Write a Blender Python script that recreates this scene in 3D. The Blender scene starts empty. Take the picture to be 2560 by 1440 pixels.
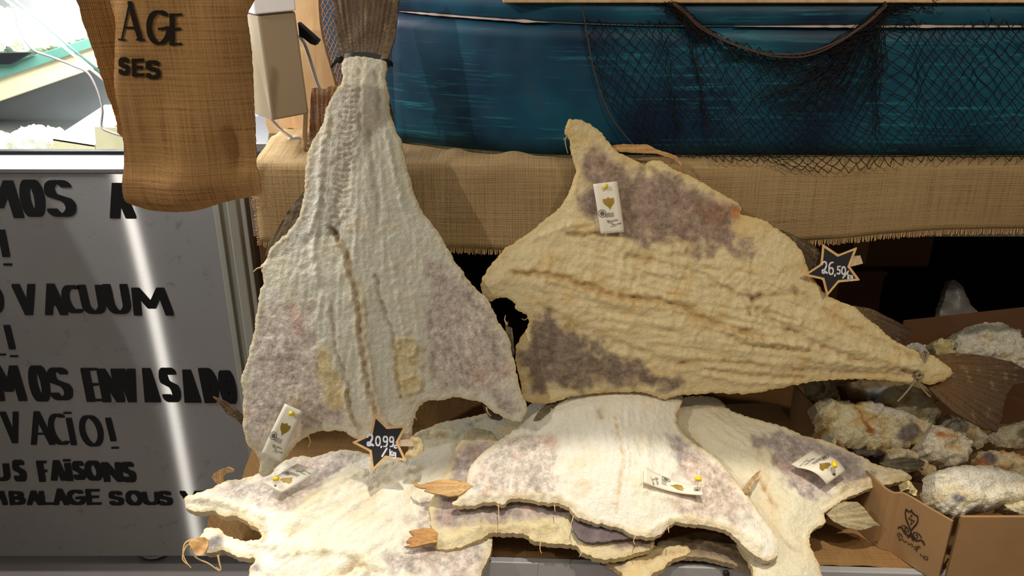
import bpy, math, random
import numpy as np
from mathutils import Vector
from mathutils.geometry import delaunay_2d_cdt
S = bpy.context.scene
C = S.collection
# ------------------------------------------------------------------ camera, world, lights, exposure
F = 2000.0; TH = math.radians(22.0); CAM = np.array([0., 0., 1.5])
cam_d = bpy.data.cameras.new('camera'); cam = bpy.data.objects.new('camera', cam_d); C.objects.link(cam)
cam.location = CAM; cam.rotation_euler = (math.pi/2 - TH, 0, 0)
cam_d.sensor_width = 36; cam_d.lens = F/2560*36; cam_d.clip_start = .02
S.camera = cam
W = bpy.data.worlds.new('world'); S.world = W; W.use_nodes = True
W.node_tree.nodes['Background'].inputs[0].default_value = (1.0, .93, .84, 1)
W.node_tree.nodes['Background'].inputs[1].default_value = .12
def aim(o, t):
    o.rotation_euler = (Vector(t) - o.location).to_track_quat('-Z', 'Y').to_euler()
def spot(name, loc, tgt, power, col, size, blend, radius):
    d = bpy.data.lights.new(name, 'SPOT'); d.energy = power; d.color = col; d.spot_size = math.radians(size)
    d.spot_blend = blend; d.shadow_soft_size = radius
    o = bpy.data.objects.new(name, d); C.objects.link(o); o.location = loc; aim(o, tgt)
def area(name, loc, tgt, power, col, sx, sy):
    d = bpy.data.lights.new(name, 'AREA'); d.energy = power; d.color = col; d.shape = 'RECTANGLE'; d.size = sx; d.size_y = sy
    o = bpy.data.objects.new(name, d); C.objects.link(o); o.location = loc; aim(o, tgt)
spot('spot_pile', (.14, .45, 2.95), (.14, -1.0, .5), 178, (1., .95, .87), 102.8, .02, .025)
spot('spot_left', (-2.02, .0, 2.8), (-.50, 1.5, .95), 95, (1., .95, .87), 42, .6, .03)
spot('spot_right', (1.1, -.1, 2.7), (.78, 1.50, .90), 56, (1., .84, .62), 46, .8, .05)
area('case_lamp', (-1.15, 2.05, 1.72), (-1.05, 2.05, 1.0), 48, (.96, .97, 1.), 1.3, .5)
area('overhead_fill', (.1, -.2, 3.0), (.2, 1.4, .8), 12, (1., .92, .80), 2.0, 1.0)  # soft fill lamp added overhead, not a fixture of the stall
S.view_settings.view_transform = 'Standard'; S.view_settings.look = 'None'
S.view_settings.gamma = 1; S.view_settings.use_curve_mapping = False; S.view_settings.exposure = 0.0
# ------------------------------------------------------------------ geometry of the view
SN, CS = math.sin(TH), math.cos(TH)
def rays(px, py):
    a = (np.asarray(px, float) - 1280)/F; b = -(np.asarray(py, float) - 720)/F
    return np.stack([a, b*SN + CS, b*CS - SN], -1)
def proj(P):
    q = np.asarray(P, float) - CAM
    dep = q[..., 1]*CS - q[..., 2]*SN; up = q[..., 1]*SN + q[..., 2]*CS
    return 1280 + F*q[..., 0]/dep, 720 - F*up/dep
class Plane:
    def __init__(s, o, u, v):
        s.o = np.array(o, float); s.u = np.array(u, float)/np.linalg.norm(u); v = np.array(v, float)
        v = v - s.u*np.dot(v, s.u); s.v = v/np.linalg.norm(v); s.n = np.cross(s.u, s.v)
    def hit(s, px, py):
        r = rays(px, py); t = np.dot(s.o - CAM, s.n)/(r@s.n)
        return CAM + r*t[..., None]
    def to2(s, P):
        q = P - s.o; return np.stack([q@s.u, q@s.v], -1)
    def at(s, ab, h=0):
        ab = np.asarray(ab, float); return s.o + ab[..., :1]*s.u + ab[..., 1:2]*s.v + (np.asarray(h)[..., None] if np.ndim(h) else h)*s.n
    def shift(s, h): return Plane(s.o + s.n*h, s.u, s.v)
def yz(p1, p2): return Plane((0, p2[0], p2[1]), (1, 0, 0), (0, p1[0]-p2[0], p1[1]-p2[1]))
def wallY(Y): return Plane((0, Y, 0), (1, 0, 0), (0, 0, 1))
def pt(px, py, Y=None, z=None):
    r = rays(px, py); t = (Y - CAM[1])/r[1] if Y is not None else (z - CAM[2])/r[2]
    return CAM + r*t
def facing(px, py, e, yaw=0, Y=None, z=None):     # plane through the point seen at (px,py), its normal raised e degrees
    o = pt(px, py, Y, z); e = math.radians(e); w = math.radians(yaw)
    n = np.array([math.sin(w)*math.cos(e), -math.cos(w)*math.cos(e), math.sin(e)])
    u = np.array([math.cos(w), math.sin(w), 0]); return Plane(o, u, np.cross(n, u))
# ------------------------------------------------------------------ noise
def perlin(x, y, seed=0):
    x = np.asarray(x, float) + seed*17.31; y = np.asarray(y, float) + seed*9.77
    xi = np.floor(x).astype(np.int64); yi = np.floor(y).astype(np.int64); xf = x - xi; yf = y - yi
    def g(ix, iy, dx, dy):
        h = (ix*374761393 + iy*668265263 + seed*1442695041) & 0xffffffff
        h = ((h ^ (h >> 13))*1274126177) & 0xffffffff; h = h ^ (h >> 16)
        an = (h & 0xffff)/65536.0*2*math.pi; return np.cos(an)*dx + np.sin(an)*dy
    s = xf*xf*xf*(xf*(xf*6-15)+10); t = yf*yf*yf*(yf*(yf*6-15)+10)
    a = g(xi, yi, xf, yf); b = g(xi+1, yi, xf-1, yf); c = g(xi, yi+1, xf, yf-1); d = g(xi+1, yi+1, xf-1, yf-1)
    return ((a + s*(b-a)) + t*((c + s*(d-c)) - (a + s*(b-a))))*1.5
def fbm(x, y, o=4, seed=0):
    r = 0; am = 1; f = 1; tot = 0
    for k in range(o): r = r + am*perlin(x*f, y*f, seed+k); tot += am; am *= .5; f *= 2.03
    return r/tot
def sst(a, b, x):
    t = np.clip((x-a)/(b-a), 0, 1); return t*t*(3-2*t)
def lin(c):
    c = np.asarray(c, float)/255; return np.where(c <= .04045, c/12.92, ((c+.055)/1.055)**2.4)
# ------------------------------------------------------------------ objects
def wloc(o):
    l = np.zeros(3)
    while o is not None: l += np.array(o.location); o = o.parent
    return l
def tag(o, label=None, cat=None, group=None, kind=None):
    if label: o['label'] = label
    if cat: o['category'] = cat
    if group: o['group'] = group
    if kind: o['kind'] = kind
    return o
def thing(name, loc, label, cat, group=None):
    o = bpy.data.objects.new(name, None); C.objects.link(o); o.empty_display_size = .02
    o.location = loc; return tag(o, label, cat, group)
def mk(name, V, Fc, mat, parent=None, uv=None, col=None, smooth=True, sharp=None):
    V = np.asarray(V, float)
    if parent is not None: L = wloc(parent)
    else:
        L = V.mean(0); L[2] = V[:, 2].min()
    me = bpy.data.meshes.new(name); me.from_pydata((V - L).tolist(), [], Fc); me.materials.append(mat)
    if smooth: me.polygons.foreach_set('use_smooth', [True]*len(me.polygons))
    if uv is not None:
        l = me.uv_layers.new(name='UVMap'); idx = np.zeros(len(me.loops), np.int32); me.loops.foreach_get('vertex_index', idx)
        l.data.foreach_set('uv', np.asarray(uv, float)[idx].ravel())
    if col is not None:
        a = me.color_attributes.new('Col', 'FLOAT_COLOR', 'POINT')
        a.data.foreach_set('color', np.concatenate([np.clip(col, 0, 1), np.zeros((len(V), 1))], 1)[:, :4].astype(np.float32).ravel())
    me.update()
    o = bpy.data.objects.new(name, me); C.objects.link(o)
    if parent is not None: o.parent = parent
    else: o.location = L
    if sharp:
        md = o.modifiers.new('edge', 'BEVEL'); md.width = sharp; md.segments = 2; md.limit_method = 'ANGLE'
    return o
def boxvf(x0, x1, y0, y1, z0, z1):
    V = [(x0,y0,z0),(x1,y0,z0),(x1,y1,z0),(x0,y1,z0),(x0,y0,z1),(x1,y0,z1),(x1,y1,z1),(x0,y1,z1)]
    return V, [(0,3,2,1),(4,5,6,7),(0,1,5,4),(1,2,6,5),(2,3,7,6),(3,0,4,7)]
def box(name, x0, x1, y0, y1, z0, z1, mat, parent=None, bev=.002):
    V, Fc = boxvf(x0, x1, y0, y1, z0, z1); return mk(name, V, Fc, mat, parent, smooth=False, sharp=bev)
class MB:
    def __init__(s): s.V = []; s.F = []
    def add(s, V, Fc):
        n = len(s.V); s.V += [tuple(v) for v in V]; s.F += [tuple(i+n for i in f) for f in Fc]
    def tube(s, pts, r, k=6, cap=True):
        pts = [np.array(p, float) for p in pts]; n0 = len(s.V); m = len(pts)
        for i, p in enumerate(pts):
            t = pts[min(i+1, m-1)] - pts[max(i-1, 0)]; t = t/(np.linalg.norm(t)+1e-9)
            a = np.cross(t, (0, 0, 1) if abs(t[2]) < .9 else (1, 0, 0)); a /= np.linalg.norm(a); b = np.cross(t, a)
            rr = r[i] if hasattr(r, '__len__') else r
            for j in range(k):
                w = 2*math.pi*j/k; s.V.append(tuple(p + rr*(math.cos(w)*a + math.sin(w)*b)))
        for i in range(m-1):
            for j in range(k):
                s.F.append((n0+i*k+j, n0+i*k+(j+1)%k, n0+(i+1)*k+(j+1)%k, n0+(i+1)*k+j))
        if cap: s.F.append(tuple(n0+j for j in range(k))[::-1]); s.F.append(tuple(n0+(m-1)*k+j for j in range(k)))
    def build(s, name, mat, parent=None, smooth=True): return mk(name, s.V, s.F, mat, parent, smooth=smooth)
def spline(pts, n=8, closed=False):
    P = [np.array(p, float) for p in pts]; m = len(P); out = []
    for i in range(m if closed else m-1):
        g = (lambda k: P[k % m]) if closed else (lambda k: P[min(max(k, 0), m-1)])
        p0, p1, p2, p3 = g(i-1), g(i), g(i+1), g(i+2)
        for k in range(n):
            t = k/n; out.append(.5*((2*p1)+(-p0+p2)*t+(2*p0-5*p1+4*p2-p3)*t*t+(-p0+3*p1-3*p2+p3)*t**3))
    if not closed: out.append(P[-1])
    return np.array(out)
def resample(P, step, closed=True):
    Q = np.vstack([P, P[:1]]) if closed else P
    d = np.r_[0, np.cumsum(np.linalg.norm(np.diff(Q, axis=0), axis=1))]; n = max(8, int(d[-1]/step))
    s = np.linspace(0, d[-1], n, endpoint=not closed); return np.stack([np.interp(s, d, Q[:, k]) for k in range(Q.shape[1])], 1)
def inside(x, y, P):
    r = np.zeros(len(x), bool); n = len(P)
    for i in range(n):
        x0, y0 = P[i]; x1, y1 = P[(i+1) % n]
        if y0 == y1: continue
        c = ((y0 > y) != (y1 > y)) & (x < (x1-x0)*(y-y0)/(y1-y0)+x0); r ^= c
    return r
def pdist(x, y, P, closed=True):
    d = np.full(len(x), 1e18); n = len(P)
    for i in range(n if closed else n-1):
        x0, y0 = P[i]; x1, y1 = P[(i+1) % n]; dx, dy = x1-x0, y1-y0; L = dx*dx+dy*dy+1e-18
        t = np.clip(((x-x0)*dx+(y-y0)*dy)/L, 0, 1); d = np.minimum(d, (x-x0-t*dx)**2+(y-y0-t*dy)**2)
    return np.sqrt(d)
def sdf(x, y, P): return np.where(inside(x, y, P), 1, -1)*pdist(x, y, P)
class Ctx: pass
def sheet(name, poly, pl, mat, parent=None, sp=.005, relief=None, colf=None, th=.008, rag=0., seed=1, curve=True, uvrot=0., front=.002, crisp=True):
    """outline seen at the pixels poly, laid on plane pl, real thickness th, surface raised by relief(ctx)"""
    P = np.array(poly, float)
    if curve: P = spline(P, 6, True)
    A = pl.to2(pl.hit(P[:, 0], P[:, 1])); step = min(sp*.9, .0030) if rag else sp*.9; A = resample(A, step)
    if rag:
        s = np.arange(len(A))*step; t = np.roll(A, -1, 0) - np.roll(A, 1, 0); nn = np.stack([t[:, 1], -t[:, 0]], 1)
        nn /= np.linalg.norm(nn, axis=1)[:, None]+1e-9
        A = A + nn*(rag*(.7*fbm(s*35, s*0+seed, 2, seed) + .6*perlin(s*110, s*0+3.3, seed+5) + .35*perlin(s*260, s*0+7.3, seed+6)))[:, None]
    lo, hi = A.min(0), A.max(0); G = []
    ys = np.arange(lo[1], hi[1], sp*.866)
    for k, y in enumerate(ys):
        x = np.arange(lo[0] + (k % 2)*sp*.5, hi[0], sp); G.append(np.stack([x, np.full(len(x), y)], 1))
    G = np.concatenate(G)
    rng = np.random.RandomState(seed); G = G + (rng.rand(*G.shape)-.5)*sp*.25
    G = G[inside(G[:, 0], G[:, 1], A)]; dG = pdist(G[:, 0], G[:, 1], A); k = dG > sp*.5; G = G[k]; dG = dG[k]
    nb = len(A); pts = np.concatenate([A, G])
    r = delaunay_2d_cdt([Vector(p) for p in pts.tolist()], [(i, (i+1) % nb) for i in range(nb)], [], 1, 1e-7)
    v2 = np.array([tuple(v) for v in r[0]]); Fc = [tuple(f) for f in r[2]]
    d = pdist(v2[:, 0], v2[:, 1], A)
    c = Ctx(); c.a, c.b, c.d = v2[:, 0], v2[:, 1], d; P3 = pl.at(v2); c.px, c.py = proj(P3); c.P = P3
    h = np.full(len(v2), front) + (relief(c) if relief else 0)
    up = pl.at(v2, h); bk = pl.at(v2, h*.0 + np.minimum(h - th, h.mean()*0 + h - th))
    # orientation
    a, b, e = v2[Fc[0][0]], v2[Fc[0][1]], v2[Fc[0][2]]
    if (b[0]-a[0])*(e[1]-a[1])-(b[1]-a[1])*(e[0]-a[0]) < 0: Fc = [f[::-1] for f in Fc]
    n = len(v2); cnt = {}
    for f in Fc:
        for i in range(len(f)): cnt[(f[i], f[(i+1) % len(f)])] = 1
    side = [(j, i, i+n, j+n) for (i, j) in cnt if (j, i) not in cnt]
    allF = Fc + [tuple(i+n for i in f[::-1]) for f in Fc] + side
    cr, sr = math.cos(uvrot), math.sin(uvrot)
    uv = np.stack([v2[:, 0]*cr - v2[:, 1]*sr, v2[:, 0]*sr + v2[:, 1]*cr], 1); uv = np.concatenate([uv, uv])
    col = None
    if colf is not None: q = colf(c); col = np.concatenate([q, q])
    o = mk(name, np.concatenate([up, bk]), allF, mat, parent, uv, col); me = o.data
    if crisp:
        ev = np.zeros(len(me.edges)*2, np.int32); me.edges.foreach_get('vertices', ev); ev = ev.reshape(-1, 2); rim_ = set()
        for f in side: rim_.add((min(f[0], f[1]), max(f[0], f[1]))); rim_.add((min(f[2], f[3]), max(f[2], f[3])))
        at_ = me.attributes.new('sharp_edge', 'BOOLEAN', 'EDGE'); at_.data.foreach_set('value', [(min(e), max(e)) in rim_ for e in ev.tolist()])
    return o
# ------------------------------------------------------------------ materials
class NT:
    def __init__(s, name):
        s.m = bpy.data.materials.new(name); s.m.use_nodes = True; s.t = s.m.node_tree; s.b = s.t.nodes['Principled BSDF']
    def n(s, ty, **kw):
        o = s.t.nodes.new(ty)
        for k, v in kw.items():
            if k in o.inputs: s.set(o.inputs[k], v)
            else: setattr(o, k, v)
        return o
    def set(s, i, v):
        if isinstance(v, bpy.types.NodeSocket): s.t.links.new(v, i)
        else: i.default_value = v
    def math(s, op, a, b=0., c=None):
        o = s.t.nodes.new('ShaderNodeMath'); o.operation = op; s.set(o.inputs[0], a); s.set(o.inputs[1], b)
        if c is not None: s.set(o.inputs[2], c)
        return o.outputs[0]
    def mix(s, f, a, b, mode='MIX'):
        o = s.t.nodes.new('ShaderNodeMix'); o.data_type = 'RGBA'; o.blend_type = mode
        s.set(o.inputs[0], f); s.set(o.inputs[6], a); s.set(o.inputs[7], b); return o.outputs[2]
    def coord(s, w='Object', scale=(1, 1, 1), rot=(0, 0, 0)):
        c = s.t.nodes.new('ShaderNodeTexCoord'); m = s.t.nodes.new('ShaderNodeMapping'); s.t.links.new(c.outputs[w], m.inputs[0])
        m.inputs['Scale'].default_value = scale; m.inputs['Rotation'].default_value = rot; return m.outputs[0]
    def noise(s, v, scale, detail=3, rough=.55, dist=0.):
        o = s.t.nodes.new('ShaderNodeTexNoise'); s.t.links.new(v, o.inputs['Vector']); o.inputs['Scale'].default_value = scale
        o.inputs['Detail'].default_value = detail; o.inputs['Roughness'].default_value = rough; o.inputs['Distortion'].default_value = dist; return o.outputs[0]
    def ramp(s, f, stops):
        o = s.t.nodes.new('ShaderNodeValToRGB'); s.t.links.new(f, o.inputs[0]); e = o.color_ramp.elements
        while len(e) < len(stops): e.new(.5)
        for k, (p, c) in enumerate(stops): e[k].position = p; e[k].color = c if len(c) == 4 else tuple(c)+(1,)
        return o.outputs[0]
    def bump(s, h, strength, dist=.002, prev=None):
        o = s.t.nodes.new('ShaderNodeBump'); s.t.links.new(h, o.inputs['Height']); o.inputs['Strength'].default_value = strength; o.inputs['Distance'].default_value = dist
        if prev is not None: s.t.links.new(prev, o.inputs['Normal'])
        return o.outputs[0]
    def fin(s, col=None, rough=.6, metal=0., normal=None, spec=.4, **kw):
        if col is not None: s.set(s.b.inputs['Base Color'], col if isinstance(col, bpy.types.NodeSocket) else tuple(col)+(1,))
        s.set(s.b.inputs['Roughness'], rough); s.set(s.b.inputs['Metallic'], metal); s.set(s.b.inputs['Specular IOR Level'], spec)
        if normal is not None: s.set(s.b.inputs['Normal'], normal)
        for k, v in kw.items(): s.set(s.b.inputs[k], v)
        return s.m
def L4(c): return tuple(lin(c))
def plain(name, c, rough=.6, metal=0., var=.12, sc=60, bump=.15, spec=.4):
    t = NT(name); co = t.coord(); f = t.noise(co, sc, 4)
    a = lin(c); col = t.mix(f, tuple(a*(1-var))+(1,), tuple(np.minimum(a*(1+var), 1))+(1,))
    return t.fin(col, rough, metal, t.bump(t.noise(co, sc*4, 3), bump, .001), spec)
def attr_mat(name, fine=520, bs=.5, rough=.62, spec=.35, grain=.16, mottle=False):
    t = NT(name); vc = t.n('ShaderNodeVertexColor', layer_name='Col'); at = vc.outputs[0]; co = t.coord()
    f1 = t.noise(co, fine, 3, .65); f2 = t.noise(co, fine*.28, 4, .6)
    g = t.math('ADD', t.math('MULTIPLY', f1, grain*1.5), t.math('MULTIPLY', f2, grain)); g = t.math('ADD', g, 1-grain*1.25)
    cv = t.n('ShaderNodeCombineColor'); [t.set(cv.inputs[k], g) for k in range(3)]
    col = t.mix(1., at, cv.outputs[0], 'MULTIPLY')
    if mottle:
        m1 = t.ramp(t.noise(co, 210, 5, .72, .6), [(.34, (.74, .72, .71)), (.50, (1, 1, 1)), (.68, (1.22, 1.20, 1.17))])
        m2 = t.ramp(t.noise(co, 60, 4, .65), [(.32, (.82, .80, .79)), (.62, (1.16, 1.15, 1.13))])
        col = t.mix(vc.outputs[1], col, t.mix(1., t.mix(1., col, m1, 'MULTIPLY'), m2, 'MULTIPLY'))
    f3 = t.noise(co, fine*.5, 2, .7, 1.2); nb = t.bump(f2, bs, .007); nb = t.bump(f3, bs*.7, .003, nb); nb = t.bump(f1, bs*.8, .0025, nb)
    return t.fin(col, rough, 0, nb, spec)
FLESH = attr_mat('dried_cod_flesh', 520, .48, .64, .35, .18, True); FIN = attr_mat('dried_fin', 700, .35, .5, .4, .22)
CHUNK = attr_mat('cod_chunk', 420, .95, .62, .35, .2)
def burlap(name, pitch, dark, light, noise=1.):
    t = NT(name); uv = t.coord('UV'); 
    nz = t.n('ShaderNodeTexNoise', Scale=55., Detail=3.); t.t.links.new(uv, nz.inputs['Vector'])
    dv = t.n('ShaderNodeVectorMath', operation='MULTIPLY_ADD'); t.t.links.new(nz.outputs['Color'], dv.inputs[0])
    dv.inputs[1].default_value = (pitch*1.1,)*3; t.t.links.new(uv, dv.inputs[2])
    sx = t.n('ShaderNodeSeparateXYZ'); t.t.links.new(dv.outputs[0], sx.inputs[0])
    k = math.pi/pitch
    su = t.math('SINE', t.math('MULTIPLY', sx.outputs[0], k)); sv = t.math('SINE', t.math('MULTIPLY', sx.outputs[1], k))
    cc = t.math('MULTIPLY', t.math('MULTIPLY', su, sv), .5)
    au = t.math('POWER', t.math('ABSOLUTE', su), .7); av = t.math('POWER', t.math('ABSOLUTE', sv), .7)
    h = t.math('MAXIMUM', t.math('MULTIPLY', au, t.math('ADD', cc, .62)), t.math('MULTIPLY', av, t.math('SUBTRACT', .62, cc)))
    th_u = t.n('ShaderNodeTexNoise', Scale=1., Detail=2.); mu = t.n('ShaderNodeVectorMath', operation='MULTIPLY'); t.t.links.new(uv, mu.inputs[0]); mu.inputs[1].default_value = (.6/pitch, 6, 1); t.t.links.new(mu.outputs[0], th_u.inputs['Vector'])
    th_v = t.n('ShaderNodeTexNoise', Scale=1., Detail=2.); mv = t.n('ShaderNodeVectorMath', operation='MULTIPLY'); t.t.links.new(uv, mv.inputs[0]); mv.inputs[1].default_value = (6, .6/pitch, 1); t.t.links.new(mv.outputs[0], th_v.inputs['Vector'])
    irr = t.math('ADD', th_u.outputs[0], th_v.outputs[0])          # about 1
    f = t.math('MULTIPLY', h, t.math('ADD', t.math('MULTIPLY', t.math('SUBTRACT', irr, 1.), 1.3), 1.0))
    co = t.coord(); big = t.noise(co, 9, 3)
    a, b = lin(dark), lin(light)
    col = t.ramp(f, [(.14, tuple(a*.35)), (.44, tuple(a)), (.86, tuple(b))])
    col = t.mix(t.math('MULTIPLY', big, .35), col, tuple(a)+(1,))
    return t.fin(col, .85, 0, t.bump(f, .8, .0016), .15)
SACK = burlap('sack_burlap', .0020, (146, 100, 56), (236, 186, 120))
RUNNER = burlap('runner_burlap', .00175, (158, 124, 80), (240, 208, 154))
BENCHCLOTH = burlap('bench_burlap', .0017, (130, 92, 52), (200, 156, 100))
def steel(name, base, rough, bs=.12, horiz=True, stains=True, aniso=0., metal=1.):
    t = NT(name); co = t.coord('Object', (1.5, 1.5, 260) if horiz else (260, 1.5, 1.5)); f = t.noise(co, 1., 4, .6)
    c2 = t.coord(); sp = t.ramp(t.noise(c2, 22, 4, .65), [(.60, (1, 1, 1)), (.70, (.62, .58, .5))])
    big = t.noise(c2, 5, 3); b = lin(base)
    col = t.mix(big, tuple(b*.86)+(1,), tuple(np.minimum(b*1.1, 1))+(1,))
    if stains: col = t.mix(.7, col, sp, 'MULTIPLY')
    kw = {}
    if aniso:
        tg = t.n('ShaderNodeTangent', direction_type='UV_MAP'); tg.uv_map = 'UVMap'; kw = {'Anisotropic': aniso, 'Tangent': tg.outputs[0], 'Anisotropic Rotation': .25}
    return t.fin(col, t.math('ADD', t.math('MULTIPLY', big, .10), rough-.05), metal, t.bump(f, bs, .001), .5, **kw)
STEEL = steel('brushed_steel', (150, 146, 142), .55, .06, True, True, 0., .85)
def groove(m):
    nt = m.node_tree; g = nt.nodes.new('ShaderNodeBsdfAnisotropic'); g.distribution = 'GGX'; g.inputs['Color'].default_value = (.62, .61, .60, 1); g.inputs['Roughness'].default_value = .25; g.inputs['Anisotropy'].default_value = .93
    tg = nt.nodes.new('ShaderNodeTangent'); tg.direction_type = 'UV_MAP'; tg.uv_map = 'UVMap'; nt.links.new(tg.outputs[0], g.inputs['Tangent'])
    mx = nt.nodes.new('ShaderNodeMixShader'); mx.inputs[0].default_value = .13; nt.links.new(nt.nodes['Principled BSDF'].outputs[0], mx.inputs[1]); nt.links.new(g.outputs[0], mx.inputs[2]); nt.links.new(mx.outputs[0], nt.nodes['Material Output'].inputs[0])
groove(STEEL)
STEEL_PLAIN = steel('satin_steel', (186, 186, 188), .38, .04, True, False)
GREYPAINT = plain('grey_green_paint', (150, 150, 138), .45, 0, .05, 8, .04)
BOXPAINT = plain('taupe_enamel', (146, 130, 104), .4, 0, .04, 10, .03)
DARK = plain('dark_plastic', (24, 25, 27), .35, 0, .1, 60, .05); INK = plain('black_paint', (16, 16, 17), .6, 0, .25, 30, .1, .2)
WHITE = plain('white_plastic', (232, 230, 228), .4, 0, .03, 20, .02); CREAM = plain('cream_enamel', (226, 206, 170), .5, 0, .04, 10, .03)
CARDM = None
def wood(name, c1, c2, sc=(3, 3, 40), rough=.55):
    t = NT(name); co = t.coord('Object', sc); f = t.noise(co, 1.6, 5, .6, .8)
    col = t.ramp(f, [(.3, L4(c1)), (.7, L4(c2))]); return t.fin(col, rough, 0, t.bump(f, .25, .001), .3)
PINE = wood('pine', (206, 160, 108), (236, 200, 150), (24, 3, 4)); PALEPLY = wood('pale_ply', (200, 170, 132), (236, 210, 172), (60, 60, 8))
GREYWOOD = wood('grey_board', (120, 105, 92), (150, 134, 118), (2, 20, 30))
def bluepaint():
    t = NT('blue_boat_paint'); co = t.coord('Object', (5, 5, 120)); s = t.noise(co, 1., 5, .7, .3); c2 = t.coord(); b = t.noise(c2, 3.5, 3, .55); b2 = t.noise(c2, 14, 3, .6)
    col = t.mix(t.ramp(b, [(.38, (0, 0, 0)), (.62, (1, 1, 1))]), L4((8, 36, 62))+(1,), L4((20, 84, 106))+(1,))
    col = t.mix(t.ramp(b2, [(.55, (0, 0, 0)), (.75, (.6, .6, .6))]), col, L4((42, 56, 76))+(1,))
    st_ = t.math('MULTIPLY', t.ramp(s, [(.54, (0, 0, 0)), (.72, (1, 1, 1))]), t.ramp(t.noise(c2, 5, 4, .65), [(.38, (0, 0, 0)), (.66, (1, 1, 1))]))
    col = t.mix(st_, col, L4((50, 150, 164))+(1,))
    s2 = t.math('MULTIPLY', t.ramp(s, [(.68, (0, 0, 0)), (.74, (1, 1, 1))]), t.ramp(t.noise(c2, 9, 3, .6), [(.60, (0, 0, 0)), (.68, (1, 1, 1))]))
    col = t.mix(s2, col, L4((140, 190, 186))+(1,))
    return t.fin(col, .5, 0, t.bump(s, .25, .001), .3)
BLUE = bluepaint()
def cardboard(name, c, sc=(4, 4, 4)):
    t = NT(name); c2 = t.coord(); f = t.noise(t.coord('Object', (8, 8, 160)), 1., 3); g = t.noise(c2, 14, 4); a = lin(c)
    col = t.mix(g, tuple(a*.84)+(1,), tuple(np.minimum(a*1.12, 1))+(1,)); return t.fin(col, .75, 0, t.bump(f, .12, .001), .2)
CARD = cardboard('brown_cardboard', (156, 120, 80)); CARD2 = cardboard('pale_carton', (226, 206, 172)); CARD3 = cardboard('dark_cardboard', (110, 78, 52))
PAPER = plain('tag_card', (236, 226, 204), .55, 0, .02, 30, .02); GOLD = plain('gold_print', (158, 128, 48), .4, .3, .06, 60, .02)
GREYINK = plain('grey_print', (96, 92, 84), .6, 0, .1, 60, .02); YELLOW = plain('yellow_plastic', (240, 208, 40), .35, 0, .03, 60, .02)
CHALKB = plain('chalkboard', (34, 33, 36), .7, 0, .2, 30, .05); CHALK = plain('chalk', (226, 222, 226), .9, 0, .08, 300, .2)
NETM = plain('black_twine', (20, 17, 16), .8, 0, .2, 200, .1); TANNET = plain('tan_twine', (190, 150, 112), .8, 0, .2, 200, .1); ROPEM = plain('brown_cord', (84, 62, 48), .8, 0, .2, 200, .1)
TWINE = plain('grey_string', (150, 132, 106), .8, 0, .15, 200, .1); BARE = wood('bare_wood', (176, 150, 136), (206, 182, 166), (6, 6, 90))
FRAY = plain('jute_fibre', (214, 178, 122), .85, 0, .15, 100, .1)
def glassm():
    t = NT('display_glass'); nt = t.t; g = t.n('ShaderNodeBsdfGlossy'); g.inputs['Roughness'].default_value = .04; tr = t.n('ShaderNodeBsdfTransparent'); tr.inputs[0].default_value = (.93, .97, .95, 1)
    mx = t.n('ShaderNodeMixShader'); mx.inputs[0].default_value = .05; nt.links.new(tr.outputs[0], mx.inputs[1]); nt.links.new(g.outputs[0], mx.inputs[2])
    nt.links.new(mx.outputs[0], nt.nodes['Material Output'].inputs[0]); return t.m
GLASS = glassm(); GREENEDGE = plain('green_glass_edge', (96, 140, 126), .15, 0, .1, 30, .01)
SNOW = attr_mat('salted_pieces', 200, .8, .6, .3, .1)
def floor_mat():
    t = NT('floor_tile'); c = t.coord(); f = t.noise(c, 7, 4); w = lin((150, 140, 134))
    return t.fin(t.mix(f, tuple(w*.8)+(1,), tuple(w*1.1)+(1,)), .35, 0, None, .4)
FLOORM = floor_mat(); WALLM = plain('grey_wall', (120, 112, 104), .8, 0, .06, 6, .05)
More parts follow.
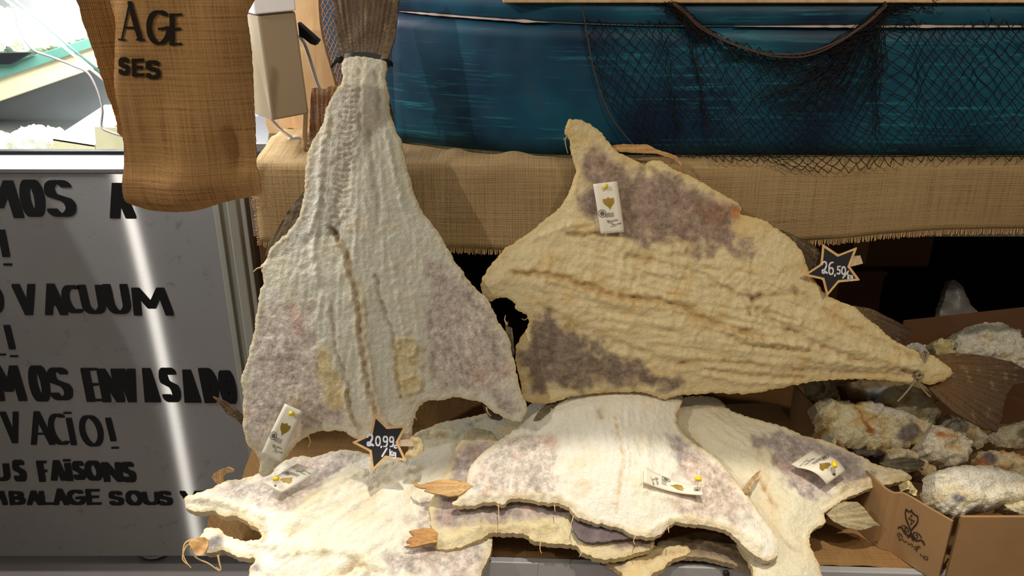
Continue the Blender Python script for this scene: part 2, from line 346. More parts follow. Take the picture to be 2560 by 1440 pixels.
# ------------------------------------------------------------------ lettering with a flat nib
def arc(cx, cy, rx, ry, a0, a1, n=12): return [(cx+rx*math.cos(math.radians(a0+(a1-a0)*k/n)), cy+ry*math.sin(math.radians(a0+(a1-a0)*k/n))) for k in range(n+1)]
G = {
 'A': [[(0,1),(.48,0)],[(.48,0),(1,1)],[(.22,.68),(.78,.68)]],
 'B': [[(.05,0),(.05,1)],[(.05,.02)]+arc(.4,.25,.5,.23,-80,90)+[(.05,.48)],[(.05,.5)]+arc(.4,.74,.6,.24,-90,90)+[(.05,.98)]],
 'C': [arc(.6,.5,.6,.5,-60,-300,18)], 'D': [[(.05,0),(.05,1)],[(.05,0)]+arc(.2,.5,.8,.5,-90,90,14)+[(.05,1)]],
 'E': [[(.05,0),(.05,1)],[(.05,.02),(.95,.0)],[(.05,.5),(.8,.48)],[(.05,.98),(.95,.98)]], 'F': [[(.05,0),(.05,1)],[(.05,.02),(.95,.0)],[(.05,.5),(.8,.48)]],
 'G': [arc(.55,.5,.55,.5,-50,-360,18)+[(.62,.55)]], 'I': [[(.5,0),(.5,1)]], 'i': [[(.5,.14),(.5,1)],[(.35,-.06),(.62,-.06)]], 'L': [[(.05,0),(.05,1)],[(.05,.98),(1,.98)]],
 'M': [[(0,1),(.08,0)],[(.08,0),(.48,.72)],[(.48,.72),(.86,0)],[(.86,0),(1,1)]], 'N': [[(.03,1),(.03,0)],[(.03,0),(.97,1)],[(.97,1),(.97,0)]],
 'O': [arc(.5,.5,.5,.5,0,360,24)], 'S': [arc(.5,.25,.46,.25,-25,-220,12)+[(.5,.48)]+arc(.5,.74,.5,.26,-50,160,12)],
 'U': [[(0,0),(.02,.6)]+arc(.5,.66,.48,.34,170,10,10)+[(1,0)]], 'V': [[(0,0),(.5,1)],[(.5,1),(1,0)]], '!': [[(.4,0),(.5,.72)],[(.42,.97),(.62,.97)]],
 '2': [arc(.45,.28,.42,.28,-170,20,10)+[(.62,.62),(.4,.8)]+arc(.3,.85,.26,.15,-60,-330,10)+[(.7,.86),(1,1)]], 'a': [arc(.4,.2,.4,.2,-160,0,8)+[(.82,.6),(.85,1)]]+[arc(.42,.8,.4,.2,0,360,14)],
 '0': [arc(.5,.5,.46,.5,0,360,20)], '6': [arc(.75,.45,.72,.45,-80,-190,10)+arc(.48,.72,.45,.28,-180,180,16)], '5': [[(.95,0),(.2,.02),(.12,.45)]+arc(.4,.7,.5,.3,-90,140,12)],
 '9': [arc(.45,.28,.42,.28,0,360,16)+[(.9,.3),(.85,.75),(.6,1),(.15,1)]], ',': [[(.6,.85),(.2,1.2)]], '/': [[(1,0),(0,1)]], 'k': [[(.1,0),(.1,1)],[(.9,.3),(.1,.65),(.95,1)]],
 'g': [arc(.5,.5,.4,.25,0,360,12)+[(.9,.5),(.85,1.05)]+arc(.5,1.05,.38,.25,0,150,8)], 'e': [arc(.55,.5,.45,.5,-40,-320,12),[(0,.5),(.7,.5)]],
 'c': [arc(.55,.65,.45,.35,-50,-310,12)], 'b': [[(.3,-.1),(.1,.9)]+arc(.45,.7,.4,.3,150,-150,12)], 'l': [[(.6,.6),(.8,.1),(.5,0),(.3,.6),(.5,1),(.9,.9)]], 'h': [[(.5,.0),(.1,1)],[(.15,.8),(.5,.4),(.75,.5),(.7,1),(1,.9)]],
 'u': [[(.1,.4),(.15,.9),(.4,1),(.8,.8),(.9,.4),(.85,1)]], 'n': [[(.1,.4),(.1,1)],[(.1,.6),(.5,.4),(.8,.55),(.85,1)]], 'o': [arc(.5,.7,.42,.3,0,360,14)], 'r': [[(.2,.4),(.2,1)],[(.2,.6),(.5,.4),(.9,.45)]],
 'd': [arc(.4,.7,.38,.3,0,360,12),[(.9,0),(.8,1)]], 'z': [[(.1,.4),(.9,.4),(.1,1),(.9,1)]], 'f': [[(.95,.05),(.6,.05),(.4,1.2)],[(.1,.45),(.8,.45)]], 's':[arc(.5,.55,.35,.15,-20,-220,6)+arc(.5,.85,.38,.16,-60,160,6)],
 '8': [arc(.5,.25,.36,.25,0,360,14), arc(.5,.75,.45,.25,0,360,14)], '1': [[(.5,0),(.5,1)]]}
def hull(p):
    p = sorted(set((round(x, 3), round(y, 3)) for x, y in p))
    def half(q):
        o = []
        for a in q:
            while len(o) > 1 and (o[-1][0]-o[-2][0])*(a[1]-o[-2][1])-(o[-1][1]-o[-2][1])*(a[0]-o[-2][0]) <= 0: o.pop()
            o.append(a)
        return o
    a = half(p); b = half(p[::-1]); return a[:-1]+b[:-1]
def strokes(paths, nw, nh, mapf, mb, dens=0):
    """paths in pixels; nib nw x nh pixels; mapf(px array, py array) -> points on the surface"""
    for pa in paths:
        pa = np.array(pa, float)
        if dens: pa = resample(pa, dens, False) if len(pa) > 1 else pa
        for a, b in zip(pa[:-1], pa[1:]):
            mb.k = getattr(mb, 'k', 0) + 1
            h = hull([(p[0]+sx*nw/2, p[1]+sy*nh/2) for p in (a, b) for sx in (-1, 1) for sy in (-1, 1)])
            if len(h) < 3: continue
            q = np.array(h); mb.add(mapf(q[:, 0], q[:, 1], (mb.k % 9)*2.5e-5), [tuple(range(len(h)))])
def glyph(ch, x0, y0, x1, y1, slant=0.):     # pixel box of the pen's centre line
    return [[(x0+u*(x1-x0)+slant*v*(y1-y0), y0+v*(y1-y0)) for u, v in s] for s in G[ch]]
# ------------------------------------------------------------------ the setting
def struct(o): o['kind'] = 'structure'; return o
struct(box('floor', -3.2, 3.2, -1.2, 3.6, -.05, 0, FLOORM, bev=0))
struct(box('wall_back', -3.2, 3.2, 3.5, 3.6, 0, 3.4, WALLM, bev=0))
# ------------------------------------------------------------------ steel display counter on the left
YF = 1.69; XR = -.585
dc = thing('display_counter', (-1.3, 2.1, 0), 'brushed steel refrigerated display counter painted with black capital lettering', 'counter')
_V, _F = boxvf(-2.2, -.647, YF, YF+.02, .055, 1.088); fp = mk('front_panel', _V, _F, STEEL, dc, uv=[(v[0], v[2]) for v in _V], smooth=False, sharp=.002)
PF = wallY(YF-.0012)
def word(spec, top, bot, nw, nh, slant, name='lettering', pl=PF, mat=INK, par=None):
    mb = MB(); last = None; out = []
    for ch, x0, x1, *tb in spec:
        if last is not None and x0 - last >= 5: out.append(mb); mb = MB()
        last = x1
        t, b = tb if tb else (top, bot); h = nw*.5
        s = slant*(b-t); xa, xb = x0+h, x1-h-s
        ps = glyph(ch, xa, t+nh, max(xb, xa+2), b-nh, slant)
        strokes(ps, nw*.86, nh, lambda x, y, e: pl.shift(e).hit(x, y), mb)
    for m in out + [mb]: tag(m.build(name, mat, par or fp, smooth=False), 'black hand-painted capitals')
word([('M', -72, 64, 448, 548), ('O', 40, 123, 446, 545), ('S', 102, 198, 447, 545), ('A', 258, 344, 454, 549)], 0, 0, 30, 6, .17)
word([('!', -14, 40, 571, 670)], 0, 0, 22, 6, .17)
word([('O', -70, 20, 706, 788), ('V', 27, 106, 707, 791), ('A', 96, 174, 706, 791), ('C', 146, 217, 710, 786), ('U', 192, 274, 709, 788), ('U', 254, 336, 707, 788), ('M', 320, 438, 716, 792)], 0, 0, 23, 6, .2)
word([('!', -2, 58, 810, 898), ('L', -60, 18, 810, 893)], 0, 0, 19, 5, .2)
word([('E', -60, 18, 911, 1003), ('M', -28, 72, 911, 1006), ('O', 62, 136, 911, 1007), ('S', 110, 190, 916, 1004), ('E', 198, 264, 917, 1008), ('N', 238, 318, 919, 1009), ('V', 290, 358, 919, 1009), ('A', 344, 406, 917, 1009), ('S', 390, 460, 916, 1008), ('A', 444, 507, 921, 1010), ('D', 492, 558, 917, 1011), ('O', 538, 602, 923, 1013)], 0, 0, 25, 6, .2)
word([('V', -2, 64, 1027, 1111), ('A', 60, 141, 1026, 1115), ('C', 112, 182, 1032, 1115), ('i', 150, 206, 1032, 1116), ('O', 190, 268, 1036, 1119), ('!', 252, 310, 1042, 1127)], 0, 0, 17, 5, .2)
word([('U', -30, 32, 1156, 1206), ('S', 26, 72, 1147, 1207), ('F', 88, 128, 1149, 1208), ('A', 118, 172, 1148, 1205), ('i', 152, 192, 1148, 1206), ('S', 176, 220, 1150, 1203), ('O', 206, 264, 1149, 1205), ('N', 250, 314, 1153, 1208), ('S', 298, 346, 1152, 1209)], 0, 0, 19, 6, .17)
word([('M', -40, 22, 1225, 1266), ('B', 18, 68, 1225, 1266), ('A', 62, 110, 1224, 1266), ('L', 94, 138, 1225, 1266), ('A', 128, 176, 1219, 1266), ('G', 163, 218, 1222, 1266), ('E', 210, 258, 1220, 1266), ('S', 268, 314, 1225, 1267), ('O', 310, 362, 1224, 1267), ('U', 352, 404, 1227, 1266), ('S', 390, 436, 1225, 1267), ('V', 448, 506, 1224, 1268), ('I', 486, 516, 1224, 1268)], 0, 0, 15, 6, .14)
tag(box('end_panel', -.645, XR, YF+.004, YF+.024, .055, 1.088, GREYPAINT, dc, .002), 'grey-green painted end panel')
box('panel_seam', -.654, -.640, YF-.004, YF+.01, .06, 1.085, GREYPAINT, dc, .002)
box('side_panel', XR-.02, XR, YF+.025, 2.75, .055, 1.088, GREYPAINT, dc, .002)
box('cabinet_back', -2.2, XR-.022, 2.73, 2.75, .055, 1.088, STEEL_PLAIN, dc, .002)
V = []; Fc = []
prof = [(YF-.004, 1.086), (YF-.006, 1.094), (YF+.006, 1.112), (YF+.03, 1.118), (YF+.05, 1.118), (YF+.05, 1.086)]
for x in (-2.2, XR): V += [(x, y, z) for y, z in prof]
n = len(prof); Fc = [(i, (i+1) % n, n+(i+1) % n, n+i) for i in range(n)] + [tuple(range(n))[::-1], tuple(range(n, 2*n))]
mk('top_rail', V, Fc, STEEL_PLAIN, dc, smooth=False)
tag(box('gasket', -2.2, -.70, YF+.028, YF+.048, 1.1185, 1.126, DARK, dc, .001), 'dark rubber strip')
tag(box('case_floor', -2.2, -.70, YF+.052, 2.40, 1.06, 1.07, STEEL_PLAIN, dc, .001), 'steel display tray')
tag(box('case_back', -2.2, -.64, 2.40, 2.42, 1.06, 1.26, STEEL_PLAIN, dc, .002), 'grey steel inner wall')
tag(box('rear_wall', -2.2, -.64, 2.95, 2.97, 1.0, 1.95, WHITE, dc, .002), 'white inner wall')
# slanting cream rail and green glass shelf
P2 = wallY(2.30)
q = P2.hit([-200, 300, 300, -200], [262, 95, 148, 322]); V = [tuple(p) for p in q] + [tuple(p + (0, .03, 0)) for p in q]
mk('shelf_rail', V, [(3,2,1,0),(4,5,6,7),(0,1,5,4),(1,2,6,5),(2,3,7,6),(3,0,4,7)], CREAM, dc, smooth=False, sharp=.002)['label'] = 'cream slanting rail'
q = P2.hit([-200, 300, 300, -200], [226, 72, 97, 264]); V = [tuple(p + (0, -.012, 0)) for p in q] + [tuple(p + (0, .5, 0.02)) for p in q]
mk('glass_shelf', V, [(3,2,1,0),(4,5,6,7),(0,1,5,4),(1,2,6,5),(2,3,7,6),(3,0,4,7)], GREENEDGE, dc, smooth=False, sharp=.002)['label'] = 'green-edged glass shelf'
q = P2.hit([-200, 95, 40, -200], [132, 128, 158, 165]); V = [tuple(p + (0, -.03, 0)) for p in q] + [tuple(p + (0, -.013, 0)) for p in q]
mk('shelf_gasket', V, [(3,2,1,0),(4,5,6,7),(0,1,5,4),(1,2,6,5),(2,3,7,6),(3,0,4,7)], DARK, dc, smooth=False, sharp=.002)
# glass front with its polished green edge
PG = facing(150, 200, 20, -12, Y=1.85)
q = PG.hit([18, 278, 330, -120, -300], [-14, 205, 385, 385, -40]); V = list(map(tuple, q)) + [tuple(p - PG.n*.006) for p in q]
mk('glass_pane', V, [(4,3,2,1,0),(5,6,7,8,9)] + [(i, (i+1) % 5, 5+(i+1) % 5, 5+i) for i in range(5)], GLASS, dc, smooth=False)
mb = MB(); e0, e1 = PG.hit(np.array([16, 277]), np.array([-18, 203]))
mb.tube([e0, e1], .0035, 4); tag(mb.build('pane_edge', GREENEDGE, dc), 'green polished glass edge')
mb = MB(); e0, e1 = PG.shift(.001).hit(np.array([6, 268]), np.array([-8, 206])); mb.tube([e0, e1], .0042, 4); tag(mb.build('edge_trim', WHITE, dc), 'clear pale trim')
for x, y in ((-.98, 1.78), (-1.7, 1.78), (-.7, 2.6)):
    mb = MB(); mb.tube([(x, y, .0), (x, y, .012)], .045, 16); mb.tube([(x, y, .012), (x, y, .055)], .022, 12); mb.build('foot', STEEL_PLAIN, dc)
mb = MB(); w = spline([(12, -25), (36, 38), (46, 68), (80, 122), (130, 143), (185, 165), (222, 185), (246, 232), (256, 275), (254, 316), (272, 329), (312, 342), (330, 350)], 6)
mb.tube(PG.shift(.006).hit(w[:, 0], w[:, 1]), .0026, 6)
o = mb.build('power_cable', plain('grey_cable', (120, 112, 112), .4)); tag(o, 'thin grey cable hanging bent behind the display counter glass', 'cable')
# salted cod heaps and cartons in the case
def lumps(c, amp, f, seed): return amp*fbm(c.a*f, c.b*f, 4, seed) + amp*.5*np.abs(perlin(c.a*f*2.3, c.b*f*2.3, seed+9))
def heapcol(base, base2, seed):
    def f(c):
        m = sst(.0, .5, fbm(c.a*30, c.b*30, 4, seed))[:, None]; return lin(base)*(1-m) + lin(base2)*m
    return f
def heap(px, py, poly, Y, label, seed):
    pl = facing(px, py, 40, 0, Y=Y)
    o = sheet('salt_cod_heap', poly, pl, SNOW, None, .009, lambda c: .045*(1-np.exp(-c.d/.03)) + lumps(c, .03, 22, seed), heapcol((240, 232, 214), (220, 190, 140), seed), .05, .01, seed)
    tag(o, label, 'fish', None, 'stuff')
heap(80, 360, [(-120, 410), (-110, 350), (-20, 345), (40, 328), (90, 318), (130, 322), (160, 330), (170, 350), (160, 405), (60, 412)], 1.88, 'blown-out white heap of salted cod on the lower tray of the counter', 3)
heap(120, 80, [(-160, 132), (-140, 40), (-20, 18), (60, 30), (110, 50), (160, 40), (215, 45), (270, 30), (275, 90), (180, 108), (110, 126), (0, 130)], 2.36, 'white heap of salted cod on the upper glass shelf of the counter', 4)
def carton(pts, Y, dy, label, fold=False):
    q = wallY(Y).hit(np.array([p[0] for p in pts]), np.array([p[1] for p in pts]))
    t = thing('carton', tuple(q.mean(0)*[1, 1, 0] + [0, 0, q[:, 2].min()]), label, 'box')
    back = q + np.array([[0, dy, 0]]); 
    mk('front_face', [tuple(p) for p in q] + [tuple(p+(0, .004, 0)) for p in q], [(3,2,1,0),(4,5,6,7),(0,1,5,4),(1,2,6,5),(2,3,7,6),(3,0,4,7)], CARD2, t, smooth=False)
    return t, q
t, q = carton([(132, 347), (236, 363), (240, 394), (138, 394)], 1.84, .2, 'pale carton with a slanting lid beside the cod heap in the counter')
tl = wallY(2.14).hit(np.array([262., 345]), np.array([262., 262])); V = [tuple(q[0]), tuple(q[1]), tuple(tl[1]), tuple(tl[0])]
mk('lid', V + [tuple(np.array(v) - (0, 0, .004)) for v in V], [(0,1,2,3),(7,6,5,4),(0,4,5,1),(1,5,6,2),(2,6,7,3),(3,7,4,0)], CARD2, t, smooth=False)
V = [tuple(q[1]), tuple(q[2]), tuple(q[2] + (0.02, .2, 0)), tuple(q[1] + (.02, .2, .03))]
mk('side_face', V + [tuple(np.array(v) - (.004, 0, 0)) for v in V], [(3,2,1,0),(4,5,6,7)], CARD2, t, smooth=False)
t, q = carton([(236, 317), (345, 322), (345, 394), (242, 394)], 1.825, .2, 'upright pale carton flap behind the hanging burlap sack')
# ------------------------------------------------------------------ shelf behind, bench in front
sh = thing('display_shelf', (.6, 1.9, 0), 'long raised grey-edged shelf carrying the blue boat', 'shelf')
box('shelf_board', -.545, 1.95, 1.612, 2.55, 1.085, 1.118, GREYWOOD, sh)
box('front_board', -.545, 1.95, 1.604, 1.622, .968, 1.084, GREYWOOD, sh)
box('upright', -.545, -.525, 1.63, 2.5, .0, 1.084, CARD3, sh); box('upright', 1.75, 1.77, 1.63, 2.5, .0, 1.084, CARD3, sh)
box('back_panel', -.524, 1.749, 2.45, 2.47, .0, 1.084, plain('shade_black', (14, 11, 9), .8), sh)  # near-black panel added to keep the space under the shelf dark
be = thing('bench', (.45, 1.4, 0), 'low display bench with a grey metal front edge under the fish', 'bench')
ZB = .445
def YB(x): return 1.209 - .040*x          # the front edge runs slightly askew
def skew(name, x0, x1, d0, d1, z0, z1, mat, bev=.002):
    V, Fc = boxvf(x0, x1, 0, 1, z0, z1); V = [(x, YB(x) + (d0 if y == 0 else d1), z) for x, y, z in V]
    return mk(name, V, Fc, mat, be, smooth=False, sharp=bev)
skew('bench_top', -.50, 1.60, .017, 1.15, ZB-.03, ZB, CARD3)
tag(skew('front_edge', -.50, 1.60, 0, .016, ZB-.09, ZB+.006, plain('grey_metal', (186, 184, 182), .35, .4, .06, 20, .03), .002), 'grey metal front edge')
skew('front_apron', -.48, 1.58, .028, .043, .06, ZB-.032, CARD3)
for x in (-.47, 1.55):
    for y in (1.30, 2.20): box('leg', x-.02, x+.02, y-.02, y+.02, 0, ZB-.031, DARK, be)
mb = MB(); p = pt(1816, 1436, Y=1.186); mb.tube([p - (0, .001, 0), p + (0, .004, 0)], .006, 12); tag(mb.build('bolt_hole', DARK, be), 'round dark hole')
# burlap covers
def cloth(name, xs, prof, mat, wave, parent=None, th=.0025):
    prof = resample(spline(prof, 6), .012, False); n = len(prof); s = np.r_[0, np.cumsum(np.linalg.norm(np.diff(prof, axis=0), axis=1))]
    V = []; UV = []
    for x in xs:
        for k in range(n):
            y, z = prof[k]; V.append(wave(x, y, z, s[k])); UV.append((x, s[k]))
    V = np.array(V); m = len(xs); Fc = [(i*n+k, i*n+k+1, (i+1)*n+k+1, (i+1)*n+k) for i in range(m-1) for k in range(n-1)]
    o = mk(name, V, Fc, mat, parent, UV); md = o.modifiers.new('thick', 'SOLIDIFY'); md.thickness = th; md.offset = 0; return o
RB = spline([(-.55, .965), (-.2, .950), (.1, .945), (.45, .955), (.66, .968), (.8, .982), (1.0, .990), (1.9, .988)], 12)
def rbot(x): return np.interp(x, RB[:, 0], RB[:, 1])
ru = thing('burlap_runner', (.6, 1.62, .98), 'long frayed burlap runner folded over the shelf edge', 'cloth')
PR = [(1.594, .965), (1.594, 1.0), (1.594, 1.05), (1.594, 1.10), (1.597, 1.122), (1.612, 1.1275), (1.66, 1.128), (1.74, 1.128), (1.85, 1.128), (1.98, 1.128)]
def rwave(x, y, z, s):
    if z < 1.12:
        f = (1.12-z)/.155; z = 1.12 - f*(1.12-rbot(x)); y = y - .004*f*math.sin(x*9+1) - .003*float(perlin(x*12, z*6, 4)) - .006*f*abs(float(perlin(x*4, z*3, 8)))
    elif y > 1.615:
        g = float(sst(-.16, -.10, x)*(1-sst(.02, .12, x))); hy = 1.640 + .15*max(0, (.12-x)/.38)**1.6; h = float(sst(1.615, 1.64, y)*(1-sst(hy-.035, hy-.006, y)))
        z = z + .028*g*h*(.6+.5*math.sin(x*26)) + .003*float(perlin(x*20, y*20, 2))
        if x < -.45: z += .02*float(sst(1.62, 1.75, y))
    return (x, y, z)
cloth('cloth', np.arange(-.527, 1.70, .012), PR, RUNNER, rwave, ru)
rng = random.Random(5); mb = MB()
x = -.52
while x < 1.7:
    zt = rbot(x); l = .010 + rng.random()*.005; dx = (rng.random()-.5)*.004; y = rwave(x, 1.594, .965, 0)[1]
    mb.tube([(x, y, zt+.002), (x+dx*.4, y-.001, zt-l*.5), (x+dx, y-.001+(rng.random()-.5)*.003, zt-l)], .0010, 4, False); x += .0032
tag(mb.build('fringe', FRAY, ru), 'frayed lower edge threads', kind='stuff')
mb = MB(); z = .955
while z < 1.12:
    l = .004 + rng.random()*.004; mb.tube([(-.525, 1.592, z), (-.527-l, 1.591, z+(rng.random()-.5)*.003)], .0008, 4, False); z += .003
c0 = pt(643, 507, Y=1.585); mb.tube([c0 + .011*np.array([math.cos(a), 0, math.sin(a)]) for a in np.linspace(-.6, 5.2, 20)], .0006, 4, False)
tag(mb.build('end_fringe', FRAY, ru), 'loose threads on the left end', kind='stuff')
bc = cloth('burlap_cover', np.arange(-.53, 1.62, .014), [(0, .4490), (.03, .4505), (.10, .4505), (.2, .4505), (.4, .4505), (.7, .4505)], BENCHCLOTH,
    lambda x, y, z, s: (x, y + YB(x) + .0175 + .003*float(perlin(x*25, 1.5, 9))*(y < .02), z + .0012*float(perlin(x*14, y*14, 3)) + .001))
tag(bc, 'burlap cover spread over the low bench beneath the fish', 'cloth')
o = sheet('burlap_cover', [(604, 1205), (618, 1160), (640, 1112), (668, 1100), (690, 1150), (700, 1260), (640, 1380), (560, 1372), (520, 1345), (530, 1270), (570, 1250)], facing(610, 1200, 25, -50, Y=1.42), BENCHCLOTH, None, .008,
   lambda c: .006*fbm(c.a*12, c.b*9, 2, 7), None, .004, .0015, 4)
tag(o, 'folded burlap end hanging off the left of the bench behind the lower left cod', 'cloth')
# ------------------------------------------------------------------ dried salt cod
def px_zone(c, poly, feather, wob, seed, scurve=True):
    P = spline(poly, 4, True) if scurve else np.array(poly, float)
    wx = wob*fbm(c.a*28, c.b*28, 4, seed)*1.6; wy = wob*fbm(c.a*28+50, c.b*28, 4, seed)*1.6
    return sst(-feather, feather, sdf(c.px+wx, c.py+wy, P))
def fishbody(root, name, outline, pl, base, zones=(), lines=(), ang=0., thick=.012, rimw=.007, rim=(226, 200, 140), seed=1, wr=1., bend=None, sp=.0042, rag=.0028, th=.011, yel=(222, 190, 128), yamt=.55, mat=None, label=None, pole=None):
    ca, sa = math.cos(math.radians(ang)), math.sin(math.radians(ang)); memo = {}
    def setup(c):
        c.l = c.a*ca + c.b*sa; c.w = -c.a*sa + c.b*ca
        if pole is not None:
            dx, dy = c.a - pole[0], c.b - pole[1]; c.l = np.hypot(dx, dy); c.w = np.arctan2(dy, dx*(1 if pole[2] > 0 else -1))*pole[2]*(1 if pole[2] > 0 else -1)
        wx = c.px + 5*perlin(c.a*60, c.b*60, seed+3); wy = c.py + 5*perlin(c.a*60+9, c.b*60, seed+3)
        c.z = [px_zone(c, z[0], z[2]*1.3, (z[3] if len(z) > 3 else 16)*1.7, seed+11*k) for k, z in enumerate(zones)]
        c.mem = np.zeros(len(c.a))
        for k, z in enumerate(zones):
            if not (len(z) > 4 and z[4]): c.mem = np.maximum(c.mem, c.z[k])
        c.ln = []
        for k, L in enumerate(lines):
            P = spline(L[0], 5); d = pdist(wx, wy, P, False); c.ln.append(np.exp(-(d/L[1])**2)*(0.65+.5*perlin(c.a*90, c.b*90, seed+k)))
        memo['c'] = c
    def relief(c):
        setup(c)
        edge = 1-np.exp(-c.d/.045)
        h = thick*edge + .0016*np.exp(-((c.d-.005)/.004)**2)
        long_ = np.abs(perlin(c.l*7 + .6*perlin(c.a*14, c.b*14, seed+8), c.w*62, seed)) ; long2 = fbm(c.l*22, c.w*110, 3, seed+2); lump = fbm(c.a*26, c.b*26, 3, seed+4)
        fine = fbm(c.a*120, c.b*120, 3, seed+6); crust = -np.abs(perlin(c.l*55, c.w*85, seed+7)); myo = -np.abs(perlin(c.l*58 + 1.5*perlin(c.a*20, c.b*20, seed+14), c.w*16, seed+13))
        wv = (1-.75*c.mem)*wr
        h = h + edge*(wv*(.0050*(long_-.3) + .0034*long2) + .0034*lump*(.5+.5*wv)) + (.0017*fine + .0010*crust)*(1-.3*c.mem) + wv*edge*.0034*myo
        h = h - .004*c.mem*edge
        for g, L in zip(c.ln, lines): h = h + 1.35*L[2]*g*np.minimum(1, c.d/.01)
        if bend: h = h + bend(c)
        return h
    def colf(c):
        c = memo['c']; n = len(c.a)
        col = np.tile(lin(base), (n, 1)); y = lin(yel)
        m = sst(.0, .45, fbm(c.a*17, c.b*17, 4, seed+21))*yamt; col = col*(1-m[:, None]) + y*m[:, None]
        cr = np.clip(-fbm(c.l*40, c.w*150, 3, seed+2), 0, 1)*.30; col = col*(1-cr[:, None]) + lin((196, 164, 108))*cr[:, None]
        for k, z in enumerate(zones):
            m = c.z[k]*(z[5] if len(z) > 5 else .93)
            g = (.45*fbm(c.a*22, c.b*22, 3, seed+31+k) + .75*fbm(c.a*75, c.b*75, 4, seed+36+k))[:, None]; s2 = fbm(c.l*60, c.w*220, 3, seed+41)[:, None]
            zc = lin(z[1])*np.array([1.03, 1.0, .90]); q = zc*(1 + .85*g + .35*s2) + np.clip(g, 0, 1)*(.10*lin((226, 216, 206)))
            if len(z) > 4 and z[4]: q = zc*(1+.3*g)
            br = sst(.1, .5, fbm(c.a*14, c.b*14, 3, seed+51))[:, None]*.35*(0 if len(z) > 4 and z[4] else 1); q = q*(1-br) + lin((150, 112, 92))*br*(zc.mean()/lin((150,112,92)).mean())
            col = col*(1-m[:, None]) + np.clip(q, 0, 1)*m[:, None]
        for g, L in zip(c.ln, lines):
            if L[3] is not None: col = col*(1-np.clip(g*L[4], 0, 1)[:, None]) + lin(L[3])*np.clip(g*L[4], 0, 1)[:, None]
        e = np.exp(-(c.d/(rimw*(1+.6*fbm(c.a*40, c.b*40, 2, seed+61))))**2)*.6
        q = col*(1-e[:, None]) + lin(rim)*e[:, None]; return np.concatenate([q, (c.mem*(1-e))[:, None]], 1)
    o = sheet(name, outline, pl, mat or FLESH, root, sp, relief, colf, th, rag, seed)
    if label: o['label'] = label
    return o
def fin(root, poly, pl, base, tip, origin, n=90, seed=1, name='fin', th=.003, bow=.0, label=None, edgec=None):
    """a fin or tail fan: thin, ribbed by rays that spread from the pixel 'origin'"""
    memo = {}
    def relief(c):
        an = np.arctan2(c.py-origin[1], c.px-origin[0]); r = np.hypot(c.px-origin[0], c.py-origin[1]); R = r/(r.max()+1e-6)
        k = an*n; w = np.sin(k + 2.0*perlin(an*9, R*3, seed)); s = perlin(an*n*.5, R*1.3, seed+1)
        memo.update(R=R, w=w, s=s)
        return .0006*w*sst(0, .2, R) + .0018*s + .004*fbm(c.a*20, c.b*20, 2, seed) + bow*np.sin(R*math.pi)
    def colf(c):
        R, w, s = memo['R'], memo['w'], memo['s']; m = np.clip(R + .25*s, 0, 1)[:, None]
        q = lin(base)*(1-m) + lin(tip)*m; q = q*(1 + .16*w[:, None] + .55*s[:, None])
        wh = sst(.32, .6, perlin(c.a*70, c.b*25, seed+7)*.7 + .5*s)[:, None]*.25; return np.clip(q*(1-wh) + lin((200, 180, 140))*wh, 0, 1)
    o = sheet(name, poly, pl, FIN, root, .0032, relief, colf, th, .0012, seed, False)
    if label: o['label'] = label
    return o
# --- the cod hung by its tail
pl = yz((1.570, 1.33), (1.32, .66))
F1 = thing('salt_cod', tuple(pt(900, 1090, Y=1.31)), 'tall split salt cod hung by its cable-tied tail in front of the burlap runner', 'fish')
PP = pl.to2(pl.hit(np.array(915.), np.array(-380.)))
out1 = [(866,150),(860,202),(849,222),(833,249),(818,272),(810,307),(794,338),(779,362),(771,389),(767,428),(759,500),(749,539),(735,563),(715,587),(701,597),(677,621),(664,651),(652,665),(657,689),(660,709),(650,728),(647,757),(640,801),(633,840),(623,884),(613,918),(604,947),(606,976),(611,1035),(613,1073),(621,1103),(638,1127),(650,1156),(652,1185),(672,1188),(691,1166),(706,1151),(722,1132),(740,1110),(769,1090),(793,1080),(822,1080),(852,1077),(871,1085),(892,1096),(915,1105),(950,1115),(985,1112),(1024,1104),(1029,1074),(1036,1044),(1051,1015),(1070,1003),(1095,1001),(1138,993),(1168,998),(1202,1005),(1226,1025),(1255,1040),(1296,1054),(1308,1040),(1316,1015),(1299,967),(1289,918),(1279,874),(1270,840),(1250,811),(1233,777),(1214,743),(1177,709),(1150,670),(1129,641),(1104,592),(1075,553),(1059,533),(1046,505),(1035,482),(1018,420),(1003,355),(988,320),(975,270),(973,235),(965,200),(962,150)]
z1 = [([(655,762),(700,745),(760,760),(792,800),(795,860),(822,940),(845,1000),(868,1055),(800,1070),(720,1095),(640,1120),(618,1060),(612,960),(636,860)], (200,188,182), 16, 20),
      ([(1075,625),(1134,685),(1168,718),(1203,755),(1236,810),(1262,870),(1278,960),(1290,1018),(1262,1030),(1200,985),(1120,980),(1072,970),(1080,918),(1052,890),(1075,840),(1067,792),(1074,719)], (190,178,172), 16, 20),
      ([(790,885),(815,868),(832,885),(845,920),(862,955),(872,988),(860,1018),(832,1022),(812,1005),(812,970),(798,930)], (214,196,152), 7, 8, True),
      ([(990,850),(1030,840),(1050,880),(1035,930),(1055,960),(1030,990),(1000,985),(992,920)], (220,204,162), 10, 8, True)]
CR = (150, 112, 62); YR = (206, 170, 104)
